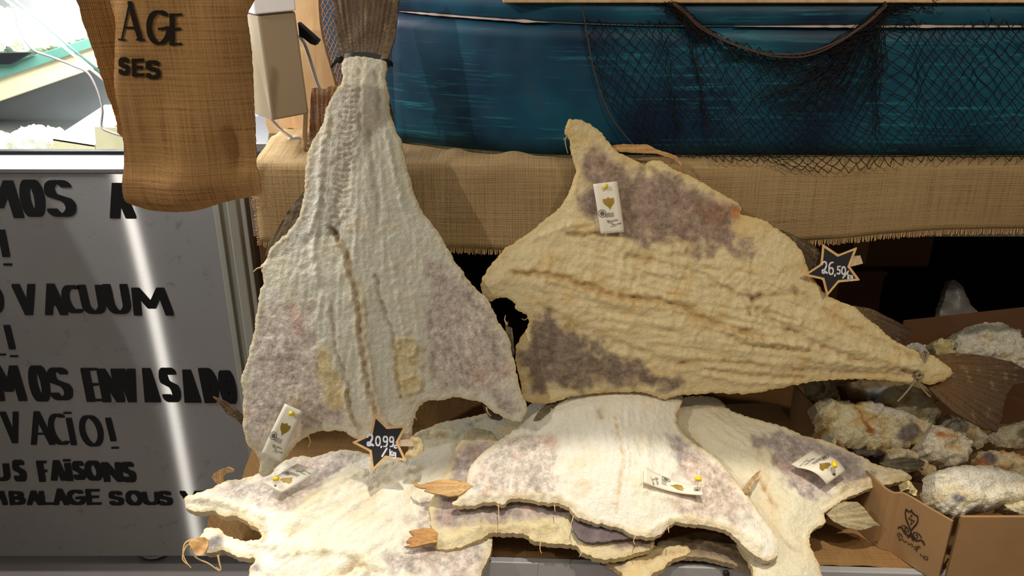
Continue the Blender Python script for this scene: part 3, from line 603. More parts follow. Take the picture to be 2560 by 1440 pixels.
l1 = [([(837,573),(852,597),(871,621),(886,685),(900,743),(905,811),(910,860),(920,928),(930,986),(944,1030)], 5, -.0045, (176,134,76), .9),
      ([(845,600),(866,640),(878,690),(891,745),(896,811),(902,860),(913,928),(924,986),(938,1030)], 7, .0045, YR, .5), ([(912,745),(918,811),(922,860),(932,928),(942,986),(954,1030)], 7, .0045, YR, .5),
      ([(945,690),(958,750),(970,787),(984,835),(993,889),(996,947),(1005,990)], 4, -.0045, CR, .8), ([(990,660),(1000,760),(1010,830)], 8, .003, None, 0),
      ([(836,753),(842,860),(861,913),(876,971),(883,1035),(905,1069)], 4, -.004, CR, .7), ([(868,975),(875,1035),(898,1070)], 7, .005, YR, .6),
      ([(835,573),(845,585),(852,592)], 7, -.004, (110,72,36), 1.),
      ([(1000,852),(1024,842),(1042,862),(1036,885),(1010,884),(1000,866)], 4, .005, YR, .5), ([(1010,950),(1040,940),(1056,960),(1040,980),(1012,978),(1006,962)], 4, .005, YR, .5), ([(1030,900),(1060,915),(1085,935)], 4, .004, YR, .6), ([(994,985),(1030,1000),(1052,1000)], 5, .004, YR, .5),
      ([(926,330),(934,400),(944,470),(950,560)], 5, -.004, CR, .45), ([(968,330),(985,420),(1010,520)], 6, .004, None, 0), ([(905,180),(900,260),(905,330)], 5, -.003, CR, .4), ([(825,300),(805,400),(800,500),(780,580)], 7, .004, None, 0),
      ([(942,180),(948,240),(950,300)], 4, -.004, CR, .5), ([(795,560),(790,640),(800,700)], 8, .003, None, 0),
      ([(745,985),(770,1020),(800,1040)], 6, .004, (206,180,150), .4)]
for y in range(195, 560, 13):
    x = 885 - (y-195)*.085; w = 13 + (y-195)*.02
    l1.append(([(x-w, y-2), (x, y+2), (x+w, y-1)], 3.2, -.0026, (176,144,92), .55))
fishbody(F1, 'body', out1, pl, (222,216,194), z1, l1, 86, .013, .006, (222,196,140), 11, .6, lambda c: .018*np.exp(-((c.px-885)/120)**2)*sst(1100, 700, c.py)*.6 + .012*sst(1000, 1120, c.py)*np.sin(c.px/70), .0038, .0028, .011, (222,202,156), .3, None, None, (PP[0], PP[1], .9))
pt1 = pl.shift(.004)
fin(F1, [(852,150),(848,110),(841,78),(838,30),(837,-60),(998,-60),(998,0),(993,47),(987,101),(972,150)], pt1, (116,98,70), (84,54,20), (910,330), 150, 3, 'tail_fin', .006, .004, 'brown tail fan crusted with salt')
fin(F1, [(779,222),(788,219),(796,219),(799,227),(806,222),(816,224),(822,218),(831,214),(838,219),(846,211),(853,206),(864,200),(845,250),(828,280),(815,310),(800,345),(784,372),(774,384),(774,330),(776,280)], pl.shift(-.006), (70,44,22), (128,86,40), (800,470), 130, 4, 'dorsal_fin', .003, 0, 'dark brown upright fin')
fin(F1, [(759,478),(752,492),(740,502),(733,515),(722,526),(712,545),(700,563),(688,584),(674,606),(664,640),(690,625),(720,590),(748,560),(768,505)], pl.shift(-.004), (92,80,62), (132,116,84), (770,440), 70, 5, 'side_fin', .003, 0, 'grey ribbed fin')
fin(F1, [(970,250),(977,262),(984,285),(986,315),(978,320),(968,290)], pl.shift(-.004), (60,44,30), (90,66,40), (955,240), 40, 6, 'side_fin')
fin(F1, [(533,990),(545,994),(566,1004),(590,1020),(606,1034),(616,1045),(618,1066),(606,1060),(588,1044),(570,1036),(556,1018),(548,1006)], pl.shift(-.006), (58,42,24), (96,70,34), (640,1075), 60, 7, 'pectoral_fin', .003, 0, 'thin dark brown fin')
fin(F1, [(1262,800),(1272,806),(1268,815),(1280,820),(1284,850),(1286,880),(1280,900),(1270,870),(1266,835)], pl.shift(-.006), (84,70,54), (120,104,80), (1284,920), 40, 8, 'pectoral_fin')
fin(F1, [(1202,1005),(1226,1012),(1248,1032),(1258,1046),(1250,1052),(1230,1048),(1214,1030)], pl.shift(-.010), (46,36,26), (70,54,36), (1195,995), 40, 9, 'pectoral_fin')
# --- the cod leaning on its side
pl2 = yz((1.582, 1.21), (1.405, .70))
F2 = thing('salt_cod', tuple(pt(1650, 1000, Y=1.40)), 'wide yellowish salt cod propped sideways, string-tied tail over the cardboard box', 'fish')
PP = pl2.to2(pl2.hit(np.array(2620.), np.array(955.)))
out2 = [(1432,301),(1468,308),(1499,329),(1519,352),(1535,373),(1555,385),(1586,401),(1612,414),(1622,403),(1648,401),(1684,424),(1725,442),(1761,460),(1797,480),(1833,501),(1853,519),(1853,536),(1899,547),(1949,577),(1983,603),(2010,640),(2018,668),(2037,703),(2067,737),(2106,756),(2132,768),(2163,794),(2193,817),(2228,848),(2262,867),(2300,884),(2327,888),(2373,928),(2342,951),(2312,959),(2289,951),(2258,953),(2182,947),(2132,945),(2044,951),(1983,961),(1915,976),(1861,984),(1797,982),(1740,985),(1694,989),(1658,999),(1617,984),(1560,979),(1488,984),(1427,992),(1375,1007),(1314,1002),(1303,963),(1293,922),(1288,891),(1293,861),(1316,825),(1319,789),(1290,773),(1288,758),(1267,745),(1242,745),(1224,753),(1203,722),(1206,696),(1226,665),(1252,635),(1267,617),(1308,593),(1350,560),(1370,542),(1406,511),(1422,480),(1437,444),(1442,424),(1427,383),(1424,352),(1411,334),(1416,313)]
z2 = [([(1468,380),(1520,385),(1576,425),(1617,438),(1642,422),(1694,446),(1761,482),(1818,516),(1838,540),(1833,588),(1879,629),(1797,629),(1694,614),(1622,604),(1550,590),(1500,545),(1445,527),(1440,501),(1457,486),(1463,420)], (142,122,114), 14, 18),
      ([(1339,790),(1396,797),(1437,830),(1499,866),(1565,897),(1642,922),(1712,943),(1673,966),(1642,972),(1565,960),(1437,966),(1312,972),(1300,897),(1323,850)], (122,106,98), 14, 18),
      ([(1740,500),(1800,510),(1830,540),(1790,560),(1745,535)], (140,96,72), 20, 14, True, .6), ([(1832,515),(1852,520),(1850,545),(1834,538)], (190,120,62), 6, 5, True)]
VC = (196,150,88)
l2 = [([(1285,681),(1360,686),(1427,701),(1509,732),(1612,748),(1704,768),(1756,794),(1848,828),(1900,845)], 9, -.006, (180,134,70), .85),
      ([(1285,672),(1360,676),(1427,690),(1509,718),(1612,734),(1704,752)], 7, .005, (210,176,108), .5), ([(1360,700),(1427,716),(1509,748),(1612,762),(1704,782)], 7, .005, (210,176,108), .4),
      ([(1870,742),(1885,746),(1893,740)], 9, -.008, (78,40,28), 1.), ([(1880,746),(1868,762),(1866,784)], 5, -.004, (150,104,44), .9), ([(1893,740),(1930,735),(1975,730),(1992,728)], 6, -.004, (170,124,70), .7), ([(1980,722),(1990,732)], 6, -.004, (120,76,50), .9),
      ([(1420,588),(1480,587),(1508,585)], 5, -.006, (130,96,44), .9), ([(1560,598),(1545,615),(1560,640)], 4, .003, None, 0),
      ([(1560,640),(1650,655),(1740,680),(1800,712),(1852,742)], 5, -.0045, CR, .5), ([(1600,688),(1680,694),(1760,706),(1830,730)], 4, -.004, CR, .35),
      ([(1800,817),(1861,844),(1953,856),(2002,866)], 8, .007, (226,200,140), .3), ([(1800,830),(1861,858),(1953,870),(2010,875)], 6, -.006, CR, .4),
      ([(1890,770),(1960,820),(2060,868),(2160,905),(2280,930)], 7, -.008, CR, .5), ([(1900,752),(1990,800),(2090,850),(2200,895),(2290,905)], 8, .006, None, 0),
      ([(2000,735),(2080,790),(2160,835),(2290,895)], 6, -.005, CR, .35), ([(1800,900),(1950,920),(2100,928),(2280,938)], 7, -.006, CR, .4), ([(1700,905),(1850,935),(2000,945),(2120,938)], 7, -.006, CR, .4), ([(1720,920),(1850,950),(1990,955)], 7, .005, None, 0),
      ([(1990,880),(2100,905),(2290,922)], 7, .006, None, 0), ([(1350,760),(1420,800),(1500,838),(1600,875),(1700,905)], 8, -.005, CR, .4), ([(1480,560),(1440,560),(1390,575),(1330,600)], 6, .004, None, 0), ([(1430,390),(1440,440),(1432,500)], 7, .005, None, 0),
      ([(1605,408),(1620,425),(1640,430)], 6, -.006, CR, .5)]
fishbody(F2, 'body', out2, pl2, (228,208,160), z2, l2, -15, .016, .006, (216,182,108), 23, 1.5, lambda c: .012*np.exp(-((c.py-(690+.25*(c.px-1280)))/110)**2) + .016*sst(1500, 1390, c.px)*sst(430, 310, c.py), .0042, .0030, .012, (214,176,104), .5, None, None, (PP[0], PP[1], -.62))
fin(F2, [(1950,575),(1972,582),(1996,594),(2024,605),(2046,624),(2052,648),(2048,678),(2034,704),(2016,690),(2004,650),(1985,605)], pl2.shift(-.006), (120,98,64), (56,40,26), (1900,540), 90, 13, 'dorsal_fin', .003, 0, 'dark brown translucent fin')
fin(F2, [(2128,764),(2160,768),(2182,774),(2206,786),(2228,797),(2256,812),(2278,823),(2276,832),(2270,838),(2262,852),(2256,866),(2236,856),(2205,828),(2165,796)], pl2.shift(-.006), (124,98,62), (66,44,26), (2080,745), 90, 14, 'dorsal_fin', .003, 0, 'dark brown translucent fin')
fin(F2, [(1530,364),(1560,361),(1617,361),(1642,374),(1662,381),(1689,389),(1700,402),(1705,420),(1698,408),(1680,398),(1655,388),(1640,384),(1612,383),(1575,381),(1540,378)], pl2.shift(-.012), (176,136,78), (196,150,96), (1450,370), 60, 15, 'pectoral_fin', .004, 0, 'curled straw-coloured fin')
tl = facing(2420, 960, 42, -6, Y=1.405)
fin(F2, [(2318,893),(2345,889),(2373,886),(2410,886),(2449,890),(2485,897),(2518,905),(2560,923),(2600,948),(2600,962),(2560,958),(2530,962),(2524,974),(2512,990),(2507,1008),(2502,1030),(2503,1047),(2494,1062),(2491,1082),(2478,1076),(2457,1073),(2432,1062),(2411,1050),(2380,1030),(2354,1008),(2330,985),(2310,962),(2290,950),(2292,915)], tl.shift(-.012), (128,92,46), (58,42,28), (2255,905), 115, 16, 'tail_fin', .005, .006, 'dark brown spread tail fan')
# --- the cods stacked on the bench
pl5 = yz((1.46, .655), (1.17, .510))
F5 = thing('salt_cod', tuple(pt(1990, 1400, z=.46)), 'split salt cod whose grey wing points right at the cardboard box', 'fish')
out5 = [(1700,1000),(1784,994),(1825,1025),(1886,1049),(1954,1069),(2005,1090),(2056,1100),(2107,1120),(2158,1144),(2192,1161),(2226,1171),(2260,1181),(2276,1192),(2271,1202),(2226,1212),(2172,1222),(2131,1239),(2100,1256),(2063,1283),(2063,1304),(2049,1314),(2029,1331),(2022,1358),(2032,1385),(2049,1420),(2053,1475),(1960,1490),(1890,1480),(1880,1420),(1840,1350),(1800,1260),(1740,1150),(1690,1080)]
z5 = [([(1884,1098),(1950,1084),(2004,1097),(2056,1112),(2107,1132),(2158,1158),(2180,1180),(2172,1205),(2100,1225),(2040,1250),(2008,1258),(1985,1235),(1960,1200),(1935,1170),(1905,1140),(1885,1115)], (166,156,158), 9, 16)]
l5 = [([(1893,1200),(1905,1230),(1925,1258),(1937,1275)], 5, -.005, (176,116,60), .9), ([(1945,1350),(1970,1370),(2000,1385)], 5, -.004, CR, .5), ([(1689,1069),(1743,1120)], 5, -.004, CR, .4), ([(2100,1225),(2170,1205),(2260,1195)], 9, .007, (222,192,134), .6), ([(2060,1262),(2120,1230)], 5, -.004, CR, .5), ([(1880,1095),(1900,1125),(1930,1165),(1960,1205),(2000,1255)], 6, .003, None, 0)]
fishbody(F5, 'body', out5, pl5, (228,218,188), z5, l5, -40, .018, .007, (222,196,138), 35, .8, lambda c: .02*np.exp(-((c.px-2180)/80)**2)*0 + .010*fbm(c.a*9, c.b*9, 2, 5), .0044, .0034, .014, (226,200,146), .4)
f5 = facing(2130, 1290, 40, 0, z=.53)
fin(F5, [(2062,1286),(2085,1262),(2110,1254),(2140,1256),(2158,1270),(2168,1284),(2182,1300),(2199,1314),(2180,1316),(2160,1324),(2138,1325),(2110,1318),(2080,1304)], f5, (176,160,124), (150,134,98), (2030,1296), 50, 17, 'pectoral_fin', .004, .006, 'straw-grey ribbed fin')
f5b = facing(2250, 1160, 40, 0, Y=1.36)
fin(F5, [(2196,1158),(2225,1148),(2252,1144),(2290,1146),(2312,1154),(2308,1162),(2290,1176),(2270,1182),(2240,1172),(2210,1168)], f5b, (120,110,84), (76,66,50), (2150,1170), 70, 18, 'pectoral_fin', .004, .004, 'grey striped fin')
pl3 = yz((1.46, .600), (1.13, .475))
F3 = thing('salt_cod', tuple(pt(850, 1400, z=.46)), 'split salt cod at lower left, open jaw reaching over the steel counter', 'fish')
out3 = [(462,1244),(491,1232),(531,1220),(567,1205),(601,1202),(644,1189),(668,1183),(690,1165),(714,1153),(748,1144),(797,1141),(836,1131),(890,1125),(950,1140),(1020,1146),(1041,1131),(1087,1119),(1140,1108),(1160,1180),(1140,1260),(1150,1330),(1200,1335),(1228,1338),(1228,1379),(1218,1402),(1204,1433),(1190,1480),(1050,1500),(850,1500),(650,1490),(624,1428),(640,1406),(632,1396),(601,1396),(561,1376),(522,1386),(506,1372),(500,1350),(509,1336),(515,1327),(546,1322),(564,1336),(600,1348),(622,1352),(650,1350),(655,1335),(626,1309),(601,1296),(583,1288),(561,1293),(546,1285),(531,1279),(497,1285),(473,1275),(462,1258)]
z3 = [([(530,1234),(600,1214),(690,1182),(760,1154),(840,1141),(920,1138),(890,1170),(830,1200),(790,1240),(765,1272),(700,1288),(650,1272),(590,1246)], (204,192,186), 12, 16),
      ([(970,1410),(1030,1370),(1100,1345),(1150,1350),(1220,1350),(1220,1390),(1200,1440),(1000,1450)], (192,180,176), 12, 16), ([(1040,1300),(1085,1252),(1120,1260),(1110,1330),(1050,1340)], (198,186,182), 14, 16),
      ([(512,1365),(530,1350),(556,1352),(562,1372),(540,1385),(518,1382)], (120,118,126), 8, 8), ([(622,1430),(640,1408),(655,1420),(650,1436)], (150,146,150), 8, 6)]
l3 = [([(470,1250),(540,1262),(600,1275),(660,1300)], 7, .007, (226,200,140), .5), ([(650,1320),(664,1335),(656,1360)], 7, -.008, (150,100,50), .8), ([(560,1290),(605,1296),(640,1315)], 6, .006, (222,190,120), .6), ([(720,1330),(800,1260),(900,1200),(1000,1160)], 14, .006, (238,222,176), .5), ([(730,1345),(830,1290),(960,1220),(1060,1180)], 7, -.004, (220,190,130), .5),
      ([(700,1400),(800,1390),(880,1400),(920,1440)], 8, .008, (222,196,138), .5), ([(860,1440),(900,1425),(960,1440)], 6, -.008, (160,116,70), .7), ([(620,1360),(700,1380),(760,1380)], 7, .007, (226,204,150), .4)]
fishbody(F3, 'body', out3, pl3, (238,230,206), z3, l3, 35, .020, .007, (226,198,138), 47, .8, lambda c: .012*fbm(c.a*8, c.b*8, 2, 6), .0044, .0036, .016, (232,208,154), .4)
f3 = facing(560, 1195, 10, -20, Y=1.33)
fin(F3, [(540,1205),(532,1190),(540,1180),(556,1172),(572,1167),(587,1176),(580,1180),(566,1182),(560,1192),(563,1206),(552,1210)], f3, (196,160,110), (176,136,92), (552,1235), 40, 19, 'pectoral_fin', .003, 0, 'curled straw-coloured fin')
rng = random.Random(3)
for k, Lq in enumerate([[(510,1352),(480,1350),(462,1360),(458,1385),(466,1405),(478,1420)], [(505,1365),(478,1372),(492,1395),(520,1408),(540,1422),(550,1428)], [(545,1388),(548,1405),(552,1425),(540,1418)], [(500,1372),(470,1362),(456,1395),(470,1412)]]):
    mb = MB(); P = facing(500, 1380, 30, 0, z=.52); q = spline(Lq, 6); mb.tube(P.hit(q[:, 0], q[:, 1]), list(np.linspace(.0022, .0007, len(q))), 5); mb.build('gill_strand', FRAY, F3)
sheet('gill_tuft', [(470,1352),(490,1345),(512,1345),(520,1360),(515,1382),(498,1385),(482,1370)], facing(495, 1365, 35, 0, z=.535), FIN, F3, .004, lambda c: .006*fbm(c.a*60, c.b*60, 3, 2), lambda c: np.tile(lin((212,164,100)), (len(c.a), 1))*(1+.4*fbm(c.a*90, c.b*40, 3, 4))[:, None], .006, .003, 8)['label'] = 'orange-brown gill tuft'
pl6 = yz((1.46, .632), (1.13, .492))
F6 = thing('salt_cod', tuple(pt(1300, 1350, z=.47)), 'purple-lined salt cod tucked under the middle cod, showing its pale lower rim', 'fish')
out6 = [(1167,1101),(1150,1107),(1136,1137),(1116,1181),(1085,1239),(1075,1273),(1080,1318),(1082,1358),(1092,1372),(1129,1375),(1170,1362),(1211,1345),(1231,1333),(1272,1335),(1313,1338),(1333,1352),(1374,1358),(1436,1363),(1456,1382),(1493,1396),(1527,1397),(1579,1387),(1623,1376),(1635,1350),(1620,1260),(1500,1180),(1350,1120),(1235,1104)]
z6 = [([(1168,1108),(1230,1112),(1330,1150),(1440,1230),(1440,1280),(1390,1300),(1340,1302),(1270,1305),(1180,1310),(1120,1322),(1098,1315),(1092,1285),(1100,1240),(1130,1185),(1150,1140)], (166,154,156), 9, 12), ([(1480,1310),(1560,1320),(1625,1340),(1620,1372),(1560,1385),(1500,1350)], (128,112,108), 9, 12)]
l6 = [([(1090,1365),(1150,1345),(1220,1325),(1300,1322),(1360,1335)], 10, .008, (230,208,154), .5), ([(1246,1268),(1247,1290),(1246,1304)], 3, .003, (210,190,160), .8), ([(1430,1300),(1450,1325),(1500,1340),(1560,1345)], 7, -.008, (110,90,80), .8), ([(1340,1320),(1390,1325),(1420,1350)], 6, .008, (226,198,140), .5)]
fishbody(F6, 'body', out6, pl6, (226,210,168), z6, l6, 5, .016, .007, (226,200,144), 53, .9, lambda c: .010*fbm(c.a*10, c.b*10, 2, 8), .0044, .0036, .016, (220,190,124), .5)
f6 = pl6.shift(.016)
fin(F6, [(1096,1336),(1082,1326),(1060,1324),(1035,1326),(1022,1330),(1030,1338),(1040,1343),(1024,1348),(1014,1358),(1030,1360),(1010,1368),(1040,1370),(1070,1364),(1092,1360)], f6, (196,150,84), (176,120,60), (1130,1345), 50, 20, 'pectoral_fin', .004, .004, 'orange-brown frayed fin')
F7 = thing('salt_cod', tuple(pt(1640, 1400, z=.46)), 'lowest cod of the pile, curled neck hanging over the metal bench edge', 'fish')
pl7 = yz((1.40, .520), (1.13, .468))
out7 = [(1517,1402),(1560,1390),(1600,1379),(1624,1369),(1662,1365),(1713,1365),(1724,1372),(1720,1386),(1682,1399),(1662,1420),(1630,1440),(1590,1490),(1540,1490),(1556,1440),(1544,1426)]
l7 = [([(1560,1420),(1600,1400),(1660,1378),(1715,1372)], 7, .006, (230,206,150), .5), ([(1600,1415),(1650,1392),(1710,1382)], 4, -.006, (160,120,70), .7)]
fishbody(F7, 'neck', out7, pl7, (226,206,160), [([(1520,1404),(1550,1396),(1580,1402),(1560,1425),(1540,1424)], (130,128,128), 8, 8)], l7, 10, .014, .006, (222,190,126), 59, 1., None, .0042, .0035, .012)
fishbody(F7, 'body', [(1690,1345),(1760,1330),(1830,1350),(1890,1390),(1920,1410),(1940,1470),(1900,1480),(1880,1432),(1820,1410),(1760,1395),(1700,1390),(1640,1362)], yz((1.40, .515), (1.13, .462)), (150,136,112), [([(1690,1350),(1780,1340),(1890,1395),(1900,1425),(1800,1400),(1700,1380)], (112,98,84), 12, 10)], [([(1700,1350),(1800,1370),(1890,1410)], 4, .004, (200,170,120), .8)], 20, .012, .006, (170,146,108), 61, .8, None, .005, .003, .012, (150,120,80), .4, None, 'dull grey skin side')
F8 = thing('salt_cod', tuple(pt(1160, 1120, z=.46)), 'pale grey cod lying in shade behind the twenty-ninety-nine star sign', 'fish')
pl8 = yz((1.60, .600), (1.25, .530))
out8 = [(1020,1100),(1045,1082),(1102,1059),(1145,1050),(1190,1040),(1225,1032),(1300,1028),(1330,1010),(1400,990),(1420,1040),(1330,1100),(1260,1130),(1180,1150),(1060,1160),(1030,1130)]
fishbody(F8, 'body', out8, pl8, (206,200,172), [], [([(1030,1088),(1090,1085),(1150,1092)], 6, .006, (226,216,186), .6), ([(1035,1098),(1100,1098),(1150,1103)], 5, -.006, (140,124,96), .5), ([(1180,1070),(1210,1050),(1240,1042)], 5, -.005, (120,104,80), .6)], 10, .014, .006, (206,186,136), 67, .7, None, .005, .003, .012)
F9 = thing('salt_cod_piece', tuple(pt(1200, 1110, z=.50)), 'small rounded grey-green cod piece beside the purple corner of the cods', 'fish piece')
fishbody(F9, 'body', [(1161,1084),(1180,1072),(1205,1074),(1225,1080),(1240,1094),(1244,1110),(1232,1124),(1205,1126),(1178,1112),(1164,1098)], pl8.shift(.026), (186,172,136), [], [], 20, .012, .004, (206,186,130), 71, .6, None, .004, .002, .01)
pl4 = yz((1.44, .684), (1.17, .548))
F4 = thing('salt_cod', tuple(pt(1500, 1330, z=.48)), 'broad white salt cod lying on top in the middle of the pile', 'fish')
out4 = [(1303,1064),(1320,1046),(1345,1030),(1375,1012),(1420,990),(1480,972),(1600,965),(1690,975),(1705,1000),(1690,1045),(1700,1080),(1743,1115),(1784,1137),(1798,1154),(1839,1202),(1862,1232),(1886,1263),(1907,1294),(1934,1331),(1946,1358),(1940,1392),(1920,1403),(1886,1389),(1852,1358),(1825,1335),(1798,1321),(1757,1314),(1723,1312),(1696,1307),(1672,1318),(1651,1335),(1624,1345),(1585,1338),(1544,1321),(1493,1311),(1470,1304),(1442,1294),(1425,1273),(1402,1263),(1357,1256),(1306,1249),(1272,1249),(1259,1263),(1235,1256),(1191,1263),(1146,1266),(1129,1260),(1150,1243),(1167,1222),(1170,1181),(1184,1158),(1214,1127),(1252,1100),(1282,1079)]
z4 = [([(1305,1078),(1345,1082),(1385,1100),(1398,1140),(1384,1190),(1392,1240),(1330,1240),(1250,1240),(1180,1240),(1182,1190),(1200,1150),(1250,1112)], (206,196,190), 10, 16),
      ([(1690,1100),(1740,1130),(1790,1160),(1830,1210),(1870,1265),(1890,1300),(1800,1305),(1700,1290),(1680,1262),(1720,1240),(1700,1180),(1680,1130)], (204,188,180), 14, 18), ([(1676,1100),(1700,1110),(1710,1160),(1690,1170)], (150,142,150), 14, 12)]
l4 = [([(1531,1062),(1540,1090),(1552,1130),(1555,1180),(1545,1240),(1540,1290)], 4, -.003, (206,168,106), .8), ([(1538,1062),(1550,1092),(1562,1130),(1565,1180)], 6, .003, None, 0), ([(1498,1040),(1500,1052),(1502,1060)], 9, -.004, (176,134,76), .9), ([(1460,1120),(1456,1190),(1460,1250)], 7, -.003, (226,206,166), .4), ([(1612,1110),(1618,1180),(1610,1240)], 7, .003, None, 0),
      ([(1430,1225),(1455,1215),(1470,1230),(1440,1245)], 9, .002, (222,190,140), .6), ([(1150,1252),(1220,1244),(1300,1240),(1400,1250),(1460,1285)], 6, .006, (226,194,138), .5), ([(1620,1335),(1690,1300),(1760,1306),(1830,1325),(1900,1375)], 6, .006, (230,202,142), .6), ([(1700,1095),(1750,1125),(1800,1165),(1850,1225),(1900,1295)], 6, .005, (232,212,166), .6), ([(1620,1250),(1660,1262),(1700,1266)], 4, -.003, (222,196,156), .5)]
fishbody(F4, 'body', out4, pl4, (240,234,216), z4, l4, 84, .018, .007, (228,200,142), 83, .55, lambda c: .014*np.exp(-((c.px-1545)/130)**2)*sst(1380, 1100, c.py), .0040, .0034, .014, (234,212,162), .35)
sheet('liver_flap', [(1430,1300),(1450,1290),(1480,1300),(1520,1320),(1560,1325),(1590,1336),(1585,1346),(1540,1352),(1490,1358),(1450,1350),(1432,1325)], yz((1.30, .600), (1.17, .528)), FLESH, F4, .004, lambda c: .008*fbm(c.a*30, c.b*30, 3, 3), lambda c: lin((112,98,96))*(1+.6*fbm(c.a*60, c.b*60, 4, 4))[:, None], .008, .002, 9)['label'] = 'dark grey inner flap'
f4 = pl4.shift(.004)
fin(F4, [(1182,1216),(1160,1206),(1130,1202),(1100,1203),(1070,1208),(1050,1214),(1038,1208),(1028,1200),(1036,1216),(1050,1222),(1068,1224),(1060,1228),(1085,1236),(1120,1244),(1150,1240),(1168,1226)], f4, (214,176,116), (190,142,84), (1215,1220), 50, 21, 'pectoral_fin', .004, .004, 'straw-coloured fin with a curled tip')
fin(F4, [(1340,1040),(1352,1024),(1365,1012),(1380,1004),(1395,1000),(1420,995),(1395,1010),(1375,1030),(1350,1050),(1334,1052)], pl4.shift(.010), (130,118,90), (96,84,64), (1310,1070), 60, 22, 'dorsal_fin', .003, 0, 'grey bristly fin')
fin(F4, [(1855,1224),(1868,1208),(1882,1192),(1895,1180),(1902,1178),(1896,1190),(1884,1208),(1874,1230),(1864,1238)], pl4.shift(.008), (150,120,80), (196,164,112), (1845,1250), 30, 24, 'pectoral_fin', .003)
# ------------------------------------------------------------------ ties and strings
mb = MB(); q = []
pc = pl.hit(np.array([848., 880, 915, 950, 974]), np.array([148., 142, 141, 147, 159]))
for k, p in enumerate(pc): q.append(p + pl.n*(.012 if k in (1, 2, 3) else .004))
bk = [pc[4] - pl.n*.012, pc[2] - pl.n*.018, pc[0] - pl.n*.012]
ring = spline(q + bk, 8, True); n = len(ring); V = []; Fc = []
for k in range(n):
    w = pl.v*.0045; a = ring[k]; o2 = (a - pc[2]); o2 = o2 - pl.v*np.dot(o2, pl.v); o2 = o2/np.linalg.norm(o2)*.0015
    V += [a-w, a+w, a+w+o2, a-w+o2]
for k in range(n):
    j = (k+1) % n
    for e in range(4): Fc.append((4*k+e, 4*j+e, 4*j+(e+1) % 4, 4*k+(e+1) % 4))
ctie = thing('cable_tie', tuple(pc[2]), 'black plastic cable tie cinched below the tail fan of the hung cod', 'cable tie')
mk('strap', V, Fc, DARK, ctie, smooth=False)
h0 = pl.shift(.008); mb = MB(); p = h0.hit(np.array([858., 838, 828]), np.array([147., 152, 170])); mb.tube(p, [.0055, .005, .0022], 8); mb.build('tie_head', DARK, ctie)
stn = thing('string', tuple(pl2.hit(np.array(2295.), np.array(920.))), 'grey string knotted round the tail of the sideways cod', 'string')
for L in ([(2302,880),(2310,905),(2300,925),(2290,948)], [(2312,886),(2306,910),(2296,930),(2286,950)], [(2322,882),(2314,900),(2302,932)]):
    mb = MB(); w = spline(L, 6); hh = pl2.shift(.016); P = hh.hit(w[:, 0], w[:, 1]); P[0] -= pl2.n*.016; P[-1] -= pl2.n*.016; mb.tube(P, .0022, 6); mb.build('loop', TWINE, stn)
for L in ([(2296,936),(2282,960),(2262,985),(2244,1004)], [(2294,940),(2302,965),(2318,985),(2326,992)]):
    mb = MB(); w = spline(L, 6); mb.tube(pl2.shift(.018).hit(w[:, 0], w[:, 1]), .0019, 6); mb.build('loose_end', TWINE, stn)
mb = MB(); w = spline([(2288,938),(2298,932),(2306,938),(2298,946),(2290,942)], 5); mb.tube(pl2.shift(.020).hit(w[:, 0], w[:, 1]), .003, 6); mb.build('knot', TWINE, stn)
# ------------------------------------------------------------------ blue boat on the shelf
bo = thing('wooden_boat', (.7, 1.9, 1.135), 'blue-painted wooden boat with worn planks standing on the shelf', 'boat')
def hullY(x, z=0): return 1.640 + (.15*max(0, (.12-x)/.38)**1.6) - .10*(z-1.135)*.3
def hullplank(name, x0, x1, zlo, zhi, off, th, mat, parent=bo):
    xs = np.linspace(x0, x1, 90); V = []; m = 8
    for x in xs:
        a, b = zlo(x), zhi(x)
        for k in range(m+1):
            z = a + (b-a)*k/m; bulge = -.006*math.sin(math.pi*k/m)
            V.append((x, hullY(x, z)+off+bulge, z))
    nn = len(V); V += [(x, y+th, z) for x, y, z in V]; Fc = []
    for i in range(89):
        for k in range(m):
            a = i*(m+1)+k; Fc += [(a, a+m+1, a+m+2, a+1), (nn+a, nn+a+1, nn+a+m+2, nn+a+m+1)]
        a = i*(m+1); Fc += [(a, nn+a, nn+a+m+1, a+m+1)]; a += m; Fc += [(a, a+m+1, nn+a+m+1, nn+a)]
    for i in (0, 89):
        for k in range(m):
            a = i*(m+1)+k; f = (a, a+1, nn+a+1, nn+a); Fc.append(f if i == 0 else f[::-1])
    return mk(name, V, Fc, mat, parent)
sheer = lambda x: .022*max(0, (.3-x)/.56)**1.3
hullplank('lower_plank', -.258, 1.75, lambda x: 1.1345, lambda x: 1.388+sheer(x), 0, .016, BLUE)
hullplank('upper_plank', -.256, 1.75, lambda x: 1.391+sheer(x), lambda x: 1.431+sheer(x)*1.2, -.006, .018, BLUE)
hullplank('top_plank', -.256, -.02, lambda x: 1.434+sheer(x)*1.2, lambda x: 1.53+sheer(x), -.003, .016, BLUE)
hullplank('stem_post', -.275, -.259, lambda x: 1.1345, lambda x: 1.53, .004, .03, BLUE)
box('far_side', -.50, -.27, 2.16, 2.18, 1.119, 1.62, plain('dark_blue_paint', (26, 52, 76), .6, 0, .2, 20, .1), bo)
box('gunwale', -.018, 1.75, 1.612, 1.646, 1.433, 1.452, PINE, bo)
rng = random.Random(8)
